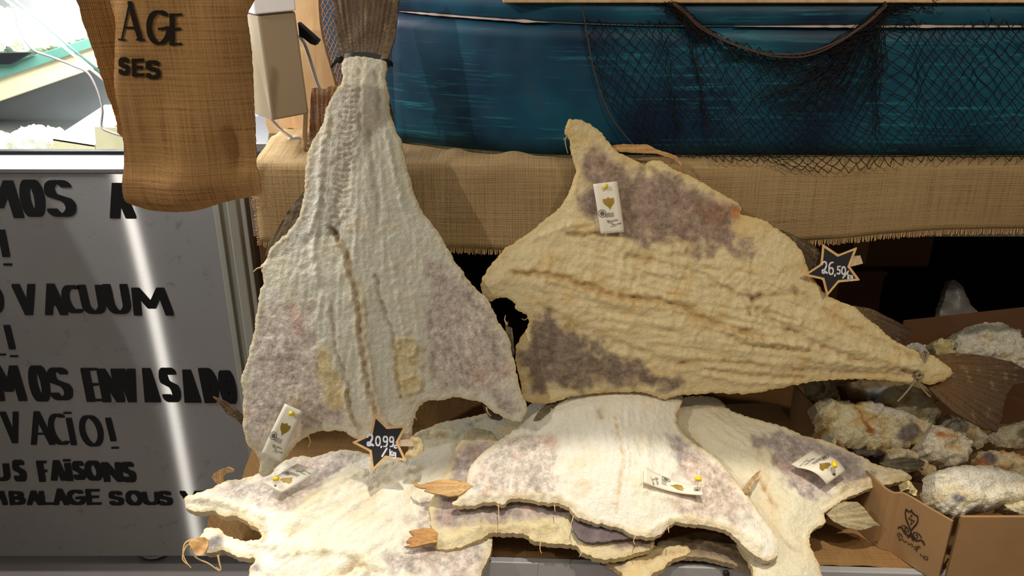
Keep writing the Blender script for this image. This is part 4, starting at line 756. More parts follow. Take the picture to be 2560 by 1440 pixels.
def strip(name, x0, x1, off, amp, label):
    V = []; n = 70
    for k in range(n):
        x = x0 + (x1-x0)*k/(n-1); w = amp*(.35+.65*abs(float(perlin(x*22, .5, 6))))*min(1, 6*min(k, n-1-k)/n+.05)
        z = 1.3895+sheer(x); y = hullY(x, z)+off; V += [(x, y, z-w), (x, y, z+w), (x, y+.004, z-w), (x, y+.004, z+w)]
    Fc = []
    for k in range(n-1):
        a = 4*k; Fc += [(a, a+4, a+5, a+1), (a+1, a+5, a+7, a+3), (a+2, a, a+1+0, a+3)[:3]]
    tag(mk(name, V, Fc, plain('bare_chipped_wood_'+name, (206, 180, 164), .7, 0, .15, 80, .2), bo, smooth=False), label)
strip('chipped_seam', -.235, .07, -.0085, .004, 'bare pale wood where the paint chipped')
strip('chipped_seam', .43, 1.30, -.0085, .0038, 'bare pale wood where the paint chipped')
# pine board and the tan net behind it
Pb = wallY(1.86)
bpoly = [(700,-40),(795,-40),(797,20),(800,60),(806,95),(815,130),(826,168),(838,210),(846,260),(850,320),(846,360),(800,366),(775,352),(757,332),(742,322),(725,319),(707,323),(690,335),(678,340),(671,329),(664,303),(660,250),(668,120)]
o = sheet('pine_board', bpoly, Pb, PINE, None, .012, None, None, .022, 0, 2, False)
tag(o, 'curved pine board standing upright behind the grey metal box', 'board')
mb = MB(); rng = random.Random(11)
Pn = wallY(1.90)
def netpt(i, j, w0, w1, rows):
    v = j/rows; x = (w0(v) + (w1(v)-w0(v))*i); return x
nodes = {}
for j in range(0, 26):
    v = j/25; xl = 788 + 8*v + 40*v*v; xr = 868 + 6*v
    for i in range(0, 7):
        fi = (i + .5*(j % 2))/6.5; nodes[(i, j)] = (xl+(xr-xl)*fi + rng.uniform(-1.5, 1.5), -30 + 265*v + rng.uniform(-2, 2) + 12*fi)
for j in range(0, 25):
    for i in range(0, 7):
        for di in ((0, -1) if j % 2 == 0 else (0, 1)):
            if (i+di, j+1) in nodes:
                a, b = nodes[(i, j)], nodes[(i+di, j+1)]; P = Pn.hit(np.array([a[0], b[0]]), np.array([a[1], b[1]])); mb.tube(P, .0011, 4, False)
o = mb.build('fishing_net', TANNET); tag(o, 'tan knotted fishing net hanging between the pine board and the hung cod', 'net')
# ------------------------------------------------------------------ black net draped over the boat
TOPN = [(0, 1452, -8), (.10, 1560, -8), (.17, 1640, -6), (.22, 1690, 0), (.30, 1752, 62), (.38, 1836, 108), (.46, 1930, 132), (.54, 2030, 126), (.62, 2118, 86), (.68, 2178, 40), (.72, 2216, 0), (.78, 2300, -8), (.88, 2430, -8), (1., 2590, -8)]
BOTN = [(0, 1612, 385), (.10, 1660, 395), (.20, 1730, 398), (.30, 1810, 402), (.40, 1900, 408), (.48, 1975, 424), (.55, 2050, 430), (.62, 2130, 424), (.70, 2220, 412), (.80, 2330, 404), (.90, 2450, 400), (1., 2590, 398)]
TA = np.array(TOPN); BA = np.array(BOTN)
def net2(u, v):
    tx, ty = np.interp(u, TA[:, 0], TA[:, 1]), np.interp(u, TA[:, 0], TA[:, 2]); bx, by = np.interp(u, BA[:, 0], BA[:, 1]), np.interp(u, BA[:, 0], BA[:, 2])
    x = tx + (bx-tx)*v; y = ty + (by-ty)*v
    if u < .12: x -= 46*math.sin(math.pi*v)*(1-u/.12)
    g = math.exp(-((u-.22)/.05)**2) + math.exp(-((u-.72)/.06)**2); x += 22*g*math.sin(math.pi*v)*math.sin(u*60)
    sag = math.exp(-((u-.47)/.2)**2); y += 34*sag*math.sin(math.pi*v)
    return x, y
def netY(x, y, px, py):
    return 0
def net3(px, py, lift):
    p = pt(px, py, Y=1.628 - lift)
    if py > 396: p = pt(px, py, Y=1.582 - lift*.5)
    return p
fnet = thing('fishing_net', (.75, 1.625, 1.13), 'black fishing net draped in a swag over the blue boat', 'net')
mb = MB(); R = 22; NU = 44; rng = random.Random(21); nod = {}
for j in range(R+1):
    for i in range(NU+1):
        u = min(1, (i + .5*(j % 2))/NU); x, y = net2(u, (j/R)); sl = 4.5
        nod[(i, j)] = (x + rng.uniform(-sl, sl) + 6*float(perlin(i*.2, j*.2, 3)), y + rng.uniform(-sl, sl) + 8*float(perlin(i*.17, j*.2, 5)), .004 + .006*float(perlin(i*.3, j*.3, 8)))
for j in range(R):
    for i in range(NU+1):
        for di in ((0, -1) if j % 2 == 0 else (0, 1)):
            if (i+di, j+1) in nod:
                a, b = nod[(i, j)], nod[(i+di, j+1)]
                m = ((a[0]+b[0])/2 + rng.uniform(-1.5, 1.5), (a[1]+b[1])/2 + rng.uniform(0, 3), (a[2]+b[2])/2)
                mb.tube([net3(*a), net3(*m), net3(*b)], .0009, 3, False)
for k in range(900):     # the bunched mesh along the swag and below the gathers
    u = rng.choice([rng.uniform(.20, .74), rng.gauss(.68, .05), rng.gauss(.24, .03)]); u = min(.98, max(.02, u)); v = abs(rng.gauss(0, .05)); du = rng.uniform(.01, .035); 
    a = net2(u, v); b = net2(min(1, u+du), v + rng.uniform(-.02, .05)); m = ((a[0]+b[0])/2+rng.uniform(-5, 5), (a[1]+b[1])/2+rng.uniform(-6, 8))
    lf = rng.uniform(.006, .016); mb.tube([net3(*a, lf), net3(*m, lf+.003), net3(*b, lf)], .0007, 3, False)
for k in range(60):      # strands fanning out of the right gather
    a = net2(.70+rng.uniform(-.03, .02), 0); b = (rng.uniform(1860, 2200), rng.uniform(170, 290)); m = (a[0]*.45+b[0]*.55+rng.uniform(0, 30), a[1]*.4+b[1]*.6+25)
    w = spline([a, m, b], 4); mb.tube([net3(x, y, .010) for x, y in w], .0007, 3, False)
tag(mb.build('mesh', NETM, fnet), None, None, None, 'stuff')
def cord(name, pts, r, mat, lift):
    mb = MB(); w = spline(pts, 8); mb.tube([net3(x, y, lift) for x, y in w], r, 6); return mb.build(name, mat, fnet)
sw = [net2(u, .015) for u in np.linspace(.21, .72, 14)]
cord('head_rope', sw, .0022, ROPEM, .016)['label'] = 'brown cord along the swag'
cord('head_rope', [(x+2, y+5+3*math.sin(k)) for k, (x, y) in enumerate(sw)], .0016, ROPEM, .018)['label'] = 'brown cord along the swag'
cord('edge_rope', [(1452,-10),(1462,50),(1472,110),(1484,170),(1502,232),(1525,285),(1555,330),(1590,368),(1612,388)], .0013, ROPEM, .008)
# ------------------------------------------------------------------ grey metal box, its bracket and cables
Yg = 1.60
gb = thing('metal_box', tuple(pt(700, 290, Y=1.62)), 'taupe enamelled metal box fixed between the burlap sack and the pine board', 'box')
def prism(name, pts, Y, dpt, mat, parent, bev=.003, taper=None):
    q = wallY(Y).hit(np.array([p[0] for p in pts], float), np.array([p[1] for p in pts], float)); n = len(q)
    b = q + np.asarray(dpt); V = list(map(tuple, q)) + list(map(tuple, b))
    return mk(name, V, [tuple(range(n))[::-1], tuple(range(n, 2*n))] + [(i, (i+1) % n, n+(i+1) % n, n+i) for i in range(n)], mat, parent, smooth=False, sharp=bev)
fr = wallY(Yg).hit(np.array([644., 739, 773, 682]), np.array([38., 28, 285, 302]))
A0, A1, A2, A3 = fr; L0 = pt(612, 30, Y=Yg+.07); L3 = pt(630, 284, Y=Yg+.07); bk = np.array([-.075, .12, .01])
V = [A0, A1, A2, A3, A1+bk, A2+bk, L3, L0, L0+bk*.6, L3+bk*.6]
mk('housing', V, [(0,3,2,1),(1,2,5,4),(7,6,3,0),(8,9,6,7),(4,5,9,8),(0,1,4,8,7),(3,6,9,5,2)], BOXPAINT, gb, smooth=False, sharp=.004)
lid = [A0+(-.004,-.006,.001), A1+(.003,-.006,.001), A1+bk*1.05+(0,0,.012), L0+bk*.62+(0,0,.004), L0+(-.006,-.004,.001)]
V = list(lid) + [p + (0, 0, .03) for p in lid]
mk('top_cover', V, [(4,3,2,1,0),(5,6,7,8,9)] + [(i, (i+1) % 5, 5+(i+1) % 5, 5+i) for i in range(5)], WHITE, gb, smooth=False, sharp=.003)['label'] = 'white top cover'
prism('bracket', [(744,56),(796,102),(788,114),(776,110),(758,96),(748,92)], Yg+.06, (0, .025, 0), DARK, gb, .001)['label'] = 'black angled bracket'
def wire(name, px, Y, r, mat, label=None, parent=None, cat='cable', dy=None):
    mb = MB(); w = spline(px, 8); mb.tube([pt(x, y, Y=Y + (dy(k/len(w)) if dy else 0)) for k, (x, y) in enumerate(w)], r, 8); o = mb.build(name, mat, parent)
    if label and parent is None: tag(o, label, cat)
    return o
wire('power_cable', [(746,88),(760,108),(772,140),(784,180),(792,205),(800,226),(806,246)], 1.72, .0035, WHITE, 'white cable running down the pine board from the black bracket')
wire('power_cable', [(676,295),(690,312),(706,328),(724,340),(740,348),(752,352),(764,350),(750,358),(732,360),(722,354),(728,346),(744,344),(760,356),(790,362)], 1.74, .0036, WHITE, 'white cable looped below the grey metal box')
mb = MB(); mb.tube([pt(764, 270, Y=1.70), pt(760, 392, Y=1.70)], .0052, 10); tag(mb.build('dowel', PALEPLY), 'thin pale wooden dowel under the grey metal box', 'dowel')
ct = thing('counter_tray', (-.52, 1.9, 1.13), 'shiny dark steel plate under the grey metal box', 'plate')
box('plate', -.66, -.37, 1.735, 2.12, 1.130, 1.137, steel('dark_steel', (96, 94, 98), .18, .03, True, False), ct, .001)
box('front_lip', -.66, -.37, 1.728, 1.734, 1.122, 1.140, STEEL_PLAIN, ct, .001)
tag(box('corner_post', -.592, -.570, 1.60, 1.625, .0, 1.62, GREYPAINT, None, .003), 'grey post edge beside the hanging burlap sack', 'post')
# ------------------------------------------------------------------ burlap sack
sk = thing('burlap_sack', tuple(pt(480, 530, Y=1.36)), 'hanging burlap sack printed with black capitals AGE and SES', 'sack')
ps = wallY(1.36)
sack_out = [(298,-40),(296,60),(293,150),(291,200),(298,240),(308,285),(315,340),(318,400),(320,460),(320,500),(328,514),(345,522),(362,530),(395,532),(428,529),(470,526),(506,521),(548,508),(583,498),(625,490),(655,482),(655,450),(652,428),(643,412),(640,380),(638,350),(634,270),(631,194),(628,130),(626,97),(621,40),(618,-40)]
def sackrel(a, b, px, py):
    u = (px-290)/345
    h = .022*np.sin(np.pi*np.clip(u, 0, 1))**.7 + .006*np.sin(u*9 + py*.006) + .004*perlin(a*14, b*8, 5)
    h = h + .014*np.exp(-((py-(455-.05*(px-400)))/42)**2) - .012*np.exp(-((px-(600+.25*(py-400)))/16)**2)*sst(300, 350, py)*sst(450, 410, py)
    return h - .03*sst(490, 540, py)
sheet('front_panel', sack_out, ps, SACK, sk, .007, lambda c: sackrel(c.a, c.b, c.px, c.py), None, .004, .0012, 31)
bkp = wallY(1.43)
tag(sheet('back_panel', [(236,-40),(242,10),(248,50),(256,78),(266,125),(277,175),(288,230),(298,272),(305,305),(308,330),(330,330),(345,200),(345,-40)], bkp, SACK, sk, .007, lambda c: .075*sst(360, 190, c.px) + .003*perlin(c.a*20, c.b*12, 3), None, .004, .001, 32), 'back layer of the sack in shade')  # layer curled forward so its face turns from the left lamp into shade
def onsack(x, y, e):
    P = ps.hit(x, y); ab = ps.to2(P); h = sackrel(ab[:, 0], ab[:, 1], x, y) + .0042 + e; return ps.at(ab, h)
SINK = plain('sack_ink', (40, 32, 26), .85, 0, .35, 260, .3, .1)
def sackword(items, nw, nh, serif=False):
    mb = MB()
    for ch, x0, y0, x1, y1 in items:
        for k, P in enumerate(glyph(ch, x0, y0, x1, y1, 0)):
            w = nw*(.35 if serif and ch == 'A' and k == 0 else 1); strokes([P], w, nh, onsack, mb, 5)
        if serif and ch == 'A':
            for xx in (x0, x1): strokes([[(xx-9, y1), (xx+10, y1+1)]], 4, 4, onsack, mb, 5)
    tag(mb.build('printed_word', SINK, sk, smooth=False), 'black stencilled capitals')
sackword([('A', 318, 4, 366, 96), ('G', 388, 26, 432, 106), ('E', 442, 34, 462, 108)], 13, 5, True)
sackword([('S', 312, 144, 334, 180), ('E', 347, 147, 370, 184), ('S', 380, 151, 408, 190)], 10, 8)
# ------------------------------------------------------------------ price stars
def star(outer, plane, text, label, peg, pegdir):
    P = np.array(outer, float); c = P.mean(0); q = plane.hit(P[:, 0], P[:, 1])
    root = thing('price_star', tuple(q.mean(0)), label, 'price sign'); n = len(P)
    def slab(name, sc, h0, h1, mat, rnd):
        Q = []; P = np.array(outer, float); P = c + (P-c)*(1-sc)
        for k in range(n):
            a, b, d = P[k-1], P[k], P[(k+1) % n]
            for t in (0., .25, .5, .75, 1.):
                p0 = b + (a-b)*rnd; p1 = b + (d-b)*rnd; Q.append((1-t)**2*p0 + 2*t*(1-t)*b + t*t*p1)
        Q = np.array(Q)
        A = plane.shift(h0).hit(Q[:, 0], Q[:, 1]); B = plane.shift(h1).hit(Q[:, 0], Q[:, 1]); m = len(Q)
        cA = plane.shift(h0).hit(c[0], c[1]); cB = plane.shift(h1).hit(c[0], c[1])
        V = list(map(tuple, A)) + list(map(tuple, B)) + [tuple(cA), tuple(cB)]
        return mk(name, V, [(i, (i+1) % m, m+(i+1) % m, m+i) for i in range(m)] + [(2*m+1, m+i, m+(i+1) % m) for i in range(m)] + [(2*m, (i+1) % m, i) for i in range(m)], mat, root, smooth=False)
    fr = slab('wooden_frame', 0, -.004, .0005, STARWOOD, .10); fr['label'] = 'pale wooden star edge'
    bd = slab('chalkboard', .17, .0004, .0008, CHALKB, .03); bd['label'] = 'black chalkboard face'
    mb = MB()
    for ch, x0, y0, x1, y1, nw in text:
        strokes(glyph(ch, x0, y0, x1, y1, 0), nw, nw, lambda x, y, e: plane.shift(.0012+e).hit(x, y), mb)
    tag(mb.build('chalk_price', CHALK, bd, smooth=False), 'white handwritten price')
    q = plane.shift(-.004).hit(np.array([p[0] for p in peg], float), np.array([p[1] for p in peg], float)); 
    for dz in (0, -.012):
        Q = [p + plane.n*dz for p in q]; V = list(map(tuple, Q)) + [tuple(p - plane.n*.008) for p in Q]
        mk('peg', V, [(0,1,2,3)[::-1],(4,5,6,7),(0,1,5,4),(1,2,6,5),(2,3,7,6),(3,0,4,7)], PALEPLY, root, smooth=False, sharp=.0008)
    return root
STARWOOD = wood('star_wood', (214, 168, 108), (234, 192, 132), (40, 40, 40))
s2 = facing(2080, 675, 22, 4, Y=1.47)
star([(2056,609),(2096,636),(2144,617),(2125,666),(2151,701),(2097,706),(2067,742),(2056,699),(2008,688),(2051,660)], s2,
     [('2', 2055, 654, 2068, 683, 3.2), ('6', 2072, 656, 2084, 686, 3.2), (',', 2086, 678, 2089, 688, 3.2), ('5', 2093, 666, 2101, 685, 3), ('0', 2104, 667, 2114, 686, 3), ('/', 2107, 678, 2121, 695, 2.8), ('k', 2119, 684, 2124, 697, 2.6), ('g', 2126, 686, 2132, 698, 2.6)],
     'chalkboard star price sign reading 26,50 clipped to the sideways cod', [(2122,650),(2151,638),(2158,659),(2128,667)], 1)
s1 = facing(950, 1105, 30, 6, Y=1.275)
star([(936,1034),(969,1066),(1018,1062),(995,1106),(1017,1153),(964,1145),(930,1180),(924,1129),(879,1106),(926,1084)], s1,
     [('2', 918, 1086, 933, 1114, 4), ('0', 939, 1091, 951, 1114, 3.4), (',', 952, 1110, 955, 1117, 3.4), ('9', 958, 1091, 970, 1116, 3.2), ('9', 974, 1092, 985, 1116, 3.2), ('c', 985, 1110, 993, 1120, 3), ('/', 955, 1121, 967, 1141, 3.4), ('k', 974, 1124, 981, 1139, 3), ('g', 982, 1128, 990, 1142, 3)],
     'chalkboard star price sign reading 20,99 pegged at the foot of the hung cod', [(996,1101),(1032,1098),(1033,1116),(996,1116)], 1)
fishbody(F1, 'neck_stub', [(1026,1094),(1045,1094),(1056,1104),(1058,1120),(1054,1134),(1040,1142),(1026,1146),(1012,1140),(1020,1125),(1028,1112)], facing(1040, 1118, 30, 0, Y=1.29), (230,210,160), [], [], 80, .014, .004, seed=77, sp=.003, rag=.002, label='yellow neck stub gripped by the peg')
# ------------------------------------------------------------------ paper tags
def card(corners, plane, label, bend=None, pin=None, nring=True, flat=True):
    """corners: the hole end first (left, right), then the far end (right, left), seen with the print upright"""
    Cn = np.array(corners, float)
    def px(s, t):
        s = np.asarray(s, float)[..., None]; t = np.asarray(t, float)[..., None]
        return (Cn[0]*(1-s)+Cn[1]*s)*(1-t) + (Cn[3]*(1-s)+Cn[2]*s)*t
    def at(s, t, e=0.):
        p = px(s, t); q = plane.hit(p[..., 0], p[..., 1]); b = (bend(np.asarray(s, float), np.asarray(t, float)) if bend else np.zeros(np.shape(s))); return q + plane.n*(b + e)[..., None]
    root = thing('paper_tag', tuple(at(np.array(.5), np.array(.5))), label, 'tag')
    ns, nt = 5, 16; V = []; 
    for e in (0., -.0008):
        for j in range(nt+1):
            for i in range(ns+1): V.append(tuple(at(np.array(i/ns), np.array(j/nt), e)))
    m = (ns+1)*(nt+1); ix = lambda i, j, k=0: k*m + j*(ns+1)+i; Fc = []
    for j in range(nt):
        for i in range(ns): Fc += [(ix(i,j), ix(i,j+1), ix(i+1,j+1), ix(i+1,j)), (ix(i,j,1), ix(i+1,j,1), ix(i+1,j+1,1), ix(i,j+1,1))]
    for j in range(nt): Fc += [(ix(0,j), ix(0,j,1), ix(0,j+1,1), ix(0,j+1)), (ix(ns,j), ix(ns,j+1), ix(ns,j+1,1), ix(ns,j,1))]
    for i in range(ns): Fc += [(ix(i,0), ix(i+1,0), ix(i+1,0,1), ix(i,0,1)), (ix(i,nt), ix(i,nt,1), ix(i+1,nt,1), ix(i+1,nt))]
    cd = mk('card', V, Fc, PAPER, root)
    E = .0007
    def poly(name, st_, mat, e, par, lab=None):
        S_ = np.array(st_, float); S_ = resample(S_, .03); cc = S_.mean(0); Q = at(S_[:, 0], S_[:, 1], e); V = list(map(tuple, Q)) + [tuple(at(np.array(cc[0]), np.array(cc[1]), e))]; n = len(Q)
        o = mk(name, V, [(n, (k+1) % n, k) for k in range(n)], mat, par, smooth=False)
        if lab: o['label'] = lab
    sh_ = [(.30,.315),(.38,.325),(.47,.315),(.52,.285),(.57,.315),(.66,.325),(.74,.305),(.76,.35),(.75,.40),(.68,.45),(.60,.485),(.56,.515),(.54,.55),(.51,.515),(.46,.48),(.37,.445),(.30,.40),(.285,.35)]
    poly('shield', sh_, GOLD, E, cd, 'gold shield emblem')
    mp = lambda u, v, e: at(u, v, E+e)
    mb = MB(); lw = .012
    for r in (.155, .085, .05): strokes([[(.18+r*math.cos(a), .60+r*.47*math.sin(a)) for a in np.linspace(0, 2*math.pi, 20)]], lw*1.6, lw*.8, mp, mb)
    strokes([[(.12,.60),(.24,.595)], [(.13,.612),(.23,.607)]], lw*1.2, lw*.6, mp, mb)
    for k in range(5): strokes([[(.30+.07*i, .605+k*.018+.006*math.sin(i*2.2)) for i in range(6)]], lw*.8, lw*.45, mp, mb)
    tag(mb.build('postmark', GREYINK, cd, smooth=False), 'grey round postmark with wavy lines')
    mb = MB()
    def wr(t, x, y, w, hh, nn):
        for ch in t:
            if ch != ' ': strokes([[(x+u*w, y+v*hh + .10*(x+u*w-.5)*-.5) for u, v in s] for s in G[ch]], nn, nn*.5, mp, mb)
            x += w*1.12
    wr('B', .34, .735, .075, .04, .011); wr('acalhau', .43, .75, .050, .03, .008); wr('da', .48, .795, .04, .018, .006); wr('N', .52, .82, .06, .03, .010); wr('oruega', .59, .83, .05, .025, .008)
    strokes([[(.38,.79),(.42,.80),(.46,.79)], [(.44,.872),(.56,.868),(.70,.862)]], .012, .006, mp, mb)
    tag(mb.build('script_print', GREYINK, cd, smooth=False), 'small grey script lettering')
    poly('hole', [(.5+.055*math.cos(a), .085+.028*math.sin(a)) for a in np.linspace(0, 2*math.pi, 14, False)], DARK, E, cd, 'dark punched hole')
    if pin is not None:
        (hx, hy), (tx, ty), lift, tailp = pin; P0 = plane.shift(lift).hit(np.array(float(hx)), np.array(float(hy))); P1 = at(np.array(.5), np.array(.085), .0)
        mb = MB(); mb.tube([P0, P1], .0006, 5); mb.build('pin_shaft', WHITE, root)
        d = plane.hit(np.array(hx+tx), np.array(hy+ty)) - plane.hit(np.array(float(hx)), np.array(float(hy))); mb = MB()
        mb.tube([P0-d*.5, P0-d*.42, P0+d*.42, P0+d*.5], [.003, .0046, .0046, .003], 8); mb.build('pin_head', YELLOW, root)['label'] = 'yellow plastic pin head'
        if tailp: mb = MB(); q2 = plane.shift(.004).hit(np.array([p[0] for p in tailp], float), np.array([p[1] for p in tailp], float)); mb.tube(q2, .0006, 5); mb.build('pin_thread', YELLOW, root)
    return root
tp = pl2.shift(.030)
card([(1482.5,460),(1542.5,453),(1560.6,580),(1502,585)], tp, 'paper tag with gold shield pinned high on the sideways cod', lambda s, t: .004*np.sin(t*3), ((1514,466),(2,8),.008,[(1516,458),(1508,478)]))
card([(712,1009),(758.6,1030),(702,1155),(654,1133)], pl.shift(.034), 'paper tag hanging slanted at the lower left corner of the hung cod', lambda s, t: .006*np.sin(t*3), ((729,1034),(12,1),.012,[(745,990),(738,1016)]))
card([(657.6,1206),(703,1231),(799.7,1183),(744.7,1166.5)], pl3.shift(.044), 'paper tag lying on the purple wing of the lower left cod', lambda s, t: .010*t*t, ((690,1197),(14,0),.014,None))
card([(1750.6,1216),(1759,1239),(1608,1210),(1609.5,1169.5)], pl4.shift(.034), 'curled paper tag lying on the broad white cod in the middle', lambda s, t: .012*(t-.45)**2*4 - .008, ((1746,1197),(16,3),.030,None))
card([(2114,1176),(2067,1210),(1978,1161),(2033,1125)], pl5.shift(.036), 'bent paper tag on the grey wing of the right-hand cod', lambda s, t: .014*np.sin(np.clip(t*1.2, 0, 1)*3.1), ((2086,1161),(3,14),.030,None))
# ------------------------------------------------------------------ cardboard box of cod pieces on the right
cbx = thing('cardboard_box', (1.0, 1.4, .455), 'open brown cardboard box printed with a black shield, holding salted cod pieces', 'box')
def wall_strip(name, top, bottom_z, thick, mat, lab=None):
    """top: list of (x, y, z) along the rim"""
    T = np.array(top, float); n = len(T); d = np.gradient(T, axis=0); N = np.stack([d[:, 1], -d[:, 0], d[:, 0]*0], 1); N /= np.linalg.norm(N, axis=1)[:, None]
    B = T.copy(); B[:, 2] = bottom_z; V = np.concatenate([T, B, T+N*thick, B+N*thick]); Fc = []
    for i in range(n-1):
        Fc += [(i, i+1, n+i+1, n+i), (2*n+i, 3*n+i, 3*n+i+1, 2*n+i+1), (i, 2*n+i, 2*n+i+1, i+1), (n+i, n+i+1, 3*n+i+1, 3*n+i)]
    Fc += [(0, n, 3*n, 2*n), (n-1, 2*n+n-1, 3*n+n-1, n+n-1)]
    o = mk(name, V, Fc, mat, cbx, smooth=False)
    if lab: o['label'] = lab
    return o
ZT = .588
def rim(px, py, z): p = pt(px, py, z=z); return (p[0], p[1], z)
cor = np.array(rim(2388, 1300, ZT)); 
lp = [rim(2384, 1301, ZT), rim(2319, 1264, ZT+.002), rim(2261, 1231, ZT), rim(2216, 1219, ZT-.004)]
e1 = np.array(lp[-1]); e2 = np.array(rim(1990, 962, ZT+.02)); 
lp += [tuple(e1*.65+e2*.35 + np.array((-.012, 0, 0))), tuple(e1*.3+e2*.7), tuple(e2)]
lps = spline(lp, 5)
side = wall_strip('side_wall', lps, .454, -.005, CARD)
f0 = np.array(rim(2400, 1288, ZT+.004)); f1 = np.array([1.42, f0[1], ZT+.004])
wall_strip('front_wall', [tuple(f0), tuple(f0*.5+f1*.5), tuple(f1)], .454, .006, CARD)
wall_strip('back_wall', [tuple(np.array(rim(2262, 803, .76))), (1.2, 1.70, .765), (1.45, 1.70, .765)], .454, -.005, CARD3, 'back flap with shade put into its darker colour')  # darker cardboard than the other walls, shade put into the colour
wall_strip('right_wall', [(1.42, f0[1]+.01, ZT), (1.44, 1.4, ZT), (1.45, 1.69, ZT)], .454, -.005, CARD)
box('box_floor', .80, 1.40, 1.24, 1.66, .4545, .459, CARD, cbx, 0)
o = wall_strip('corner_gap_strip', [tuple(np.array(rim(2384, 1303, ZT-.004))+(0, .004, 0)), tuple(np.array(rim(2398, 1300, ZT-.004))+(0, .012, 0))], .454, -.003, CARD3, 'dark strip standing in for the shaded corner gap')  # dark strip added where the corner gap lies in shade
# printed shield on the side wall
def onside(x, y, e):
    out = []
    for xx, yy in zip(np.atleast_1d(x), np.atleast_1d(y)):
        r = rays(xx, yy); best = None
        for a, b in zip(lps[:-1], lps[1:]):
            n = np.array([-(b[1]-a[1]), b[0]-a[0], 0]); n /= np.linalg.norm(n)
            t = np.dot(a-CAM, n)/np.dot(r, n); p = CAM + r*t; s = np.dot((p-a)[:2], (b-a)[:2])/np.dot((b-a)[:2], (b-a)[:2])
            if best is None or abs(s-.5) < best[0]: best = (abs(s-.5), p, n if np.dot(n, r) < 0 else -n)
        out.append(best[1] + best[2]*(.0062 + e))
    return np.array(out)
PRINT = plain('brown_black_print', (46, 30, 18), .7, 0, .2, 100, .05)
def cv(p): return (2180+p[0]/6.737, 1240+p[1]/6.737)
mb = MB()
def bs(pts, w, sm=True): 
    P = [cv(p) for p in pts]; strokes([spline(P, 4) if sm else P], w, w, onside, mb)
bs([(610,205),(640,235),(680,250),(705,220)], 2.6); bs([(705,220),(715,255),(760,300),(805,322)], 2.6); bs([(610,205),(598,270),(612,370),(650,460),(690,560)], 2.6); bs([(805,322),(808,390),(780,460),(730,520),(692,580),(690,640)], 2.6)
for x, y in ((703, 318), (668, 362), (703, 390), (738, 408), (703, 448)): strokes([[cv((x, y-12)), cv((x, y+12))]], 4., 2, onside, mb)
bs([(475,520),(500,500),(540,520),(580,590),(630,640),(670,640),(690,600)], 2.8); bs([(540,478),(590,485),(640,530),(655,580),(620,585),(592,550),(600,515),(635,530)], 1.8)
bs([(690,640),(650,675),(640,672)], 2.6); bs([(690,640),(715,700),(735,730)], 2.6); bs([(700,610),(740,690),(790,735),(850,720),(890,750),(915,800)], 2.8); bs([(865,685),(830,630),(780,595),(740,600),(735,650),(765,690),(800,690),(800,650),(770,630)], 1.8)
tag(mb.build('printed_emblem', PRINT, side, smooth=False), 'black outlined shield with scrolls')
mb = MB()
bs([(470,660),(460,620),(490,605),(530,640),(545,690),(515,725),(490,690),(500,640)], 1.5); bs([(560,720),(590,760),(620,745)], 1.4); bs([(640,770),(660,800),(690,790),(715,800)], 1.4); bs([(715,800),(720,830),(700,830)], 1.4); bs([(745,850),(770,830),(790,850),(770,880),(750,870)], 1.4); bs([(845,850),(810,820),(790,870),(780,920)], 1.5); bs([(780,870),(820,860)], 1.3); bs([(845,950),(850,975),(880,985)], 1.4); bs([(890,1010),(920,990),(960,1010),(965,1050),(930,1045),(900,1020)], 1.5)
tag(mb.build('printed_script', PRINT, side, smooth=False), 'looping brown script')
# pieces of cod in the box
def chunk(poly, e, Y, z, seed, label, base=(226,214,184), alt=(206,178,120), dome=.03, zones=(), yaw=0., rag=.006, lump=1., root=None, group=None):
    cx = sum(p[0] for p in poly)/len(poly); cy = sum(p[1] for p in poly)/len(poly); P = facing(cx, cy, e, yaw, Y=Y, z=z)
    r = thing('salt_cod_piece', tuple(P.o - P.n*.02), label, 'fish piece', group)
    memo = {}
    def relief(c):
        memo['z'] = [px_zone(c, z_[0], z_[2], 10, seed+k) for k, z_ in enumerate(zones)]
        g = fbm(c.a*34, c.b*34, 4, seed); q = -np.abs(perlin(c.a*48, c.b*48, seed+4)); sm = np.zeros(len(c.a))
        for z_, zz in zip(zones, memo['z']):
            if len(z_) > 3 and z_[3]: sm = np.maximum(sm, zz)
        fl = -np.abs(perlin(c.a*30 + c.b*40 + 2*g, c.b*12 - c.a*10, seed+15))
        st = np.clip(np.round((1.6*g + .5*perlin(c.a*18, c.b*18, seed+21))*2)/2, -1, 1); h = dome*(.35 + .65*(1-np.exp(-c.d/.007))) + lump*(1-.75*sm)*(.007*st + .008*g + .010*q + .008*fl + .004*fbm(c.a*130, c.b*130, 3, seed+6))
        return h
    def colf(c):
        m = sst(-.15, .45, fbm(c.a*28, c.b*28, 4, seed+9))[:, None]; col = lin(base)*(1-m) + lin(alt)*m
        b = sst(.3, .55, fbm(c.a*36+9, c.b*36, 3, seed+12))[:, None]*.5; col = col*(1-b) + lin((150, 128, 104))*b
        for z_, zz in zip(zones, memo['z']): col = col*(1-zz[:, None]) + lin(z_[1])*zz[:, None]*(1+.35*fbm(c.a*70, c.b*70, 3, seed))[:, None]
        return np.clip(col, 0, 1)
    sheet('flesh', poly, P, CHUNK, r, .0042, relief, colf, .03+dome*.5, rag, seed, False); return r
WH = (232, 225, 206)
chunk([(2388,850),(2400,832),(2440,812),(2500,808),(2540,830),(2560,860),(2590,880),(2590,935),(2520,925),(2440,905),(2395,898),(2386,875)], 35, 1.60, None, 101, 'blocky white cod piece at the back of the cardboard box', WH, (222,204,160), .03, [([(2395,840),(2440,815),(2520,812),(2535,828),(2440,838)], (150,146,134), 6)])
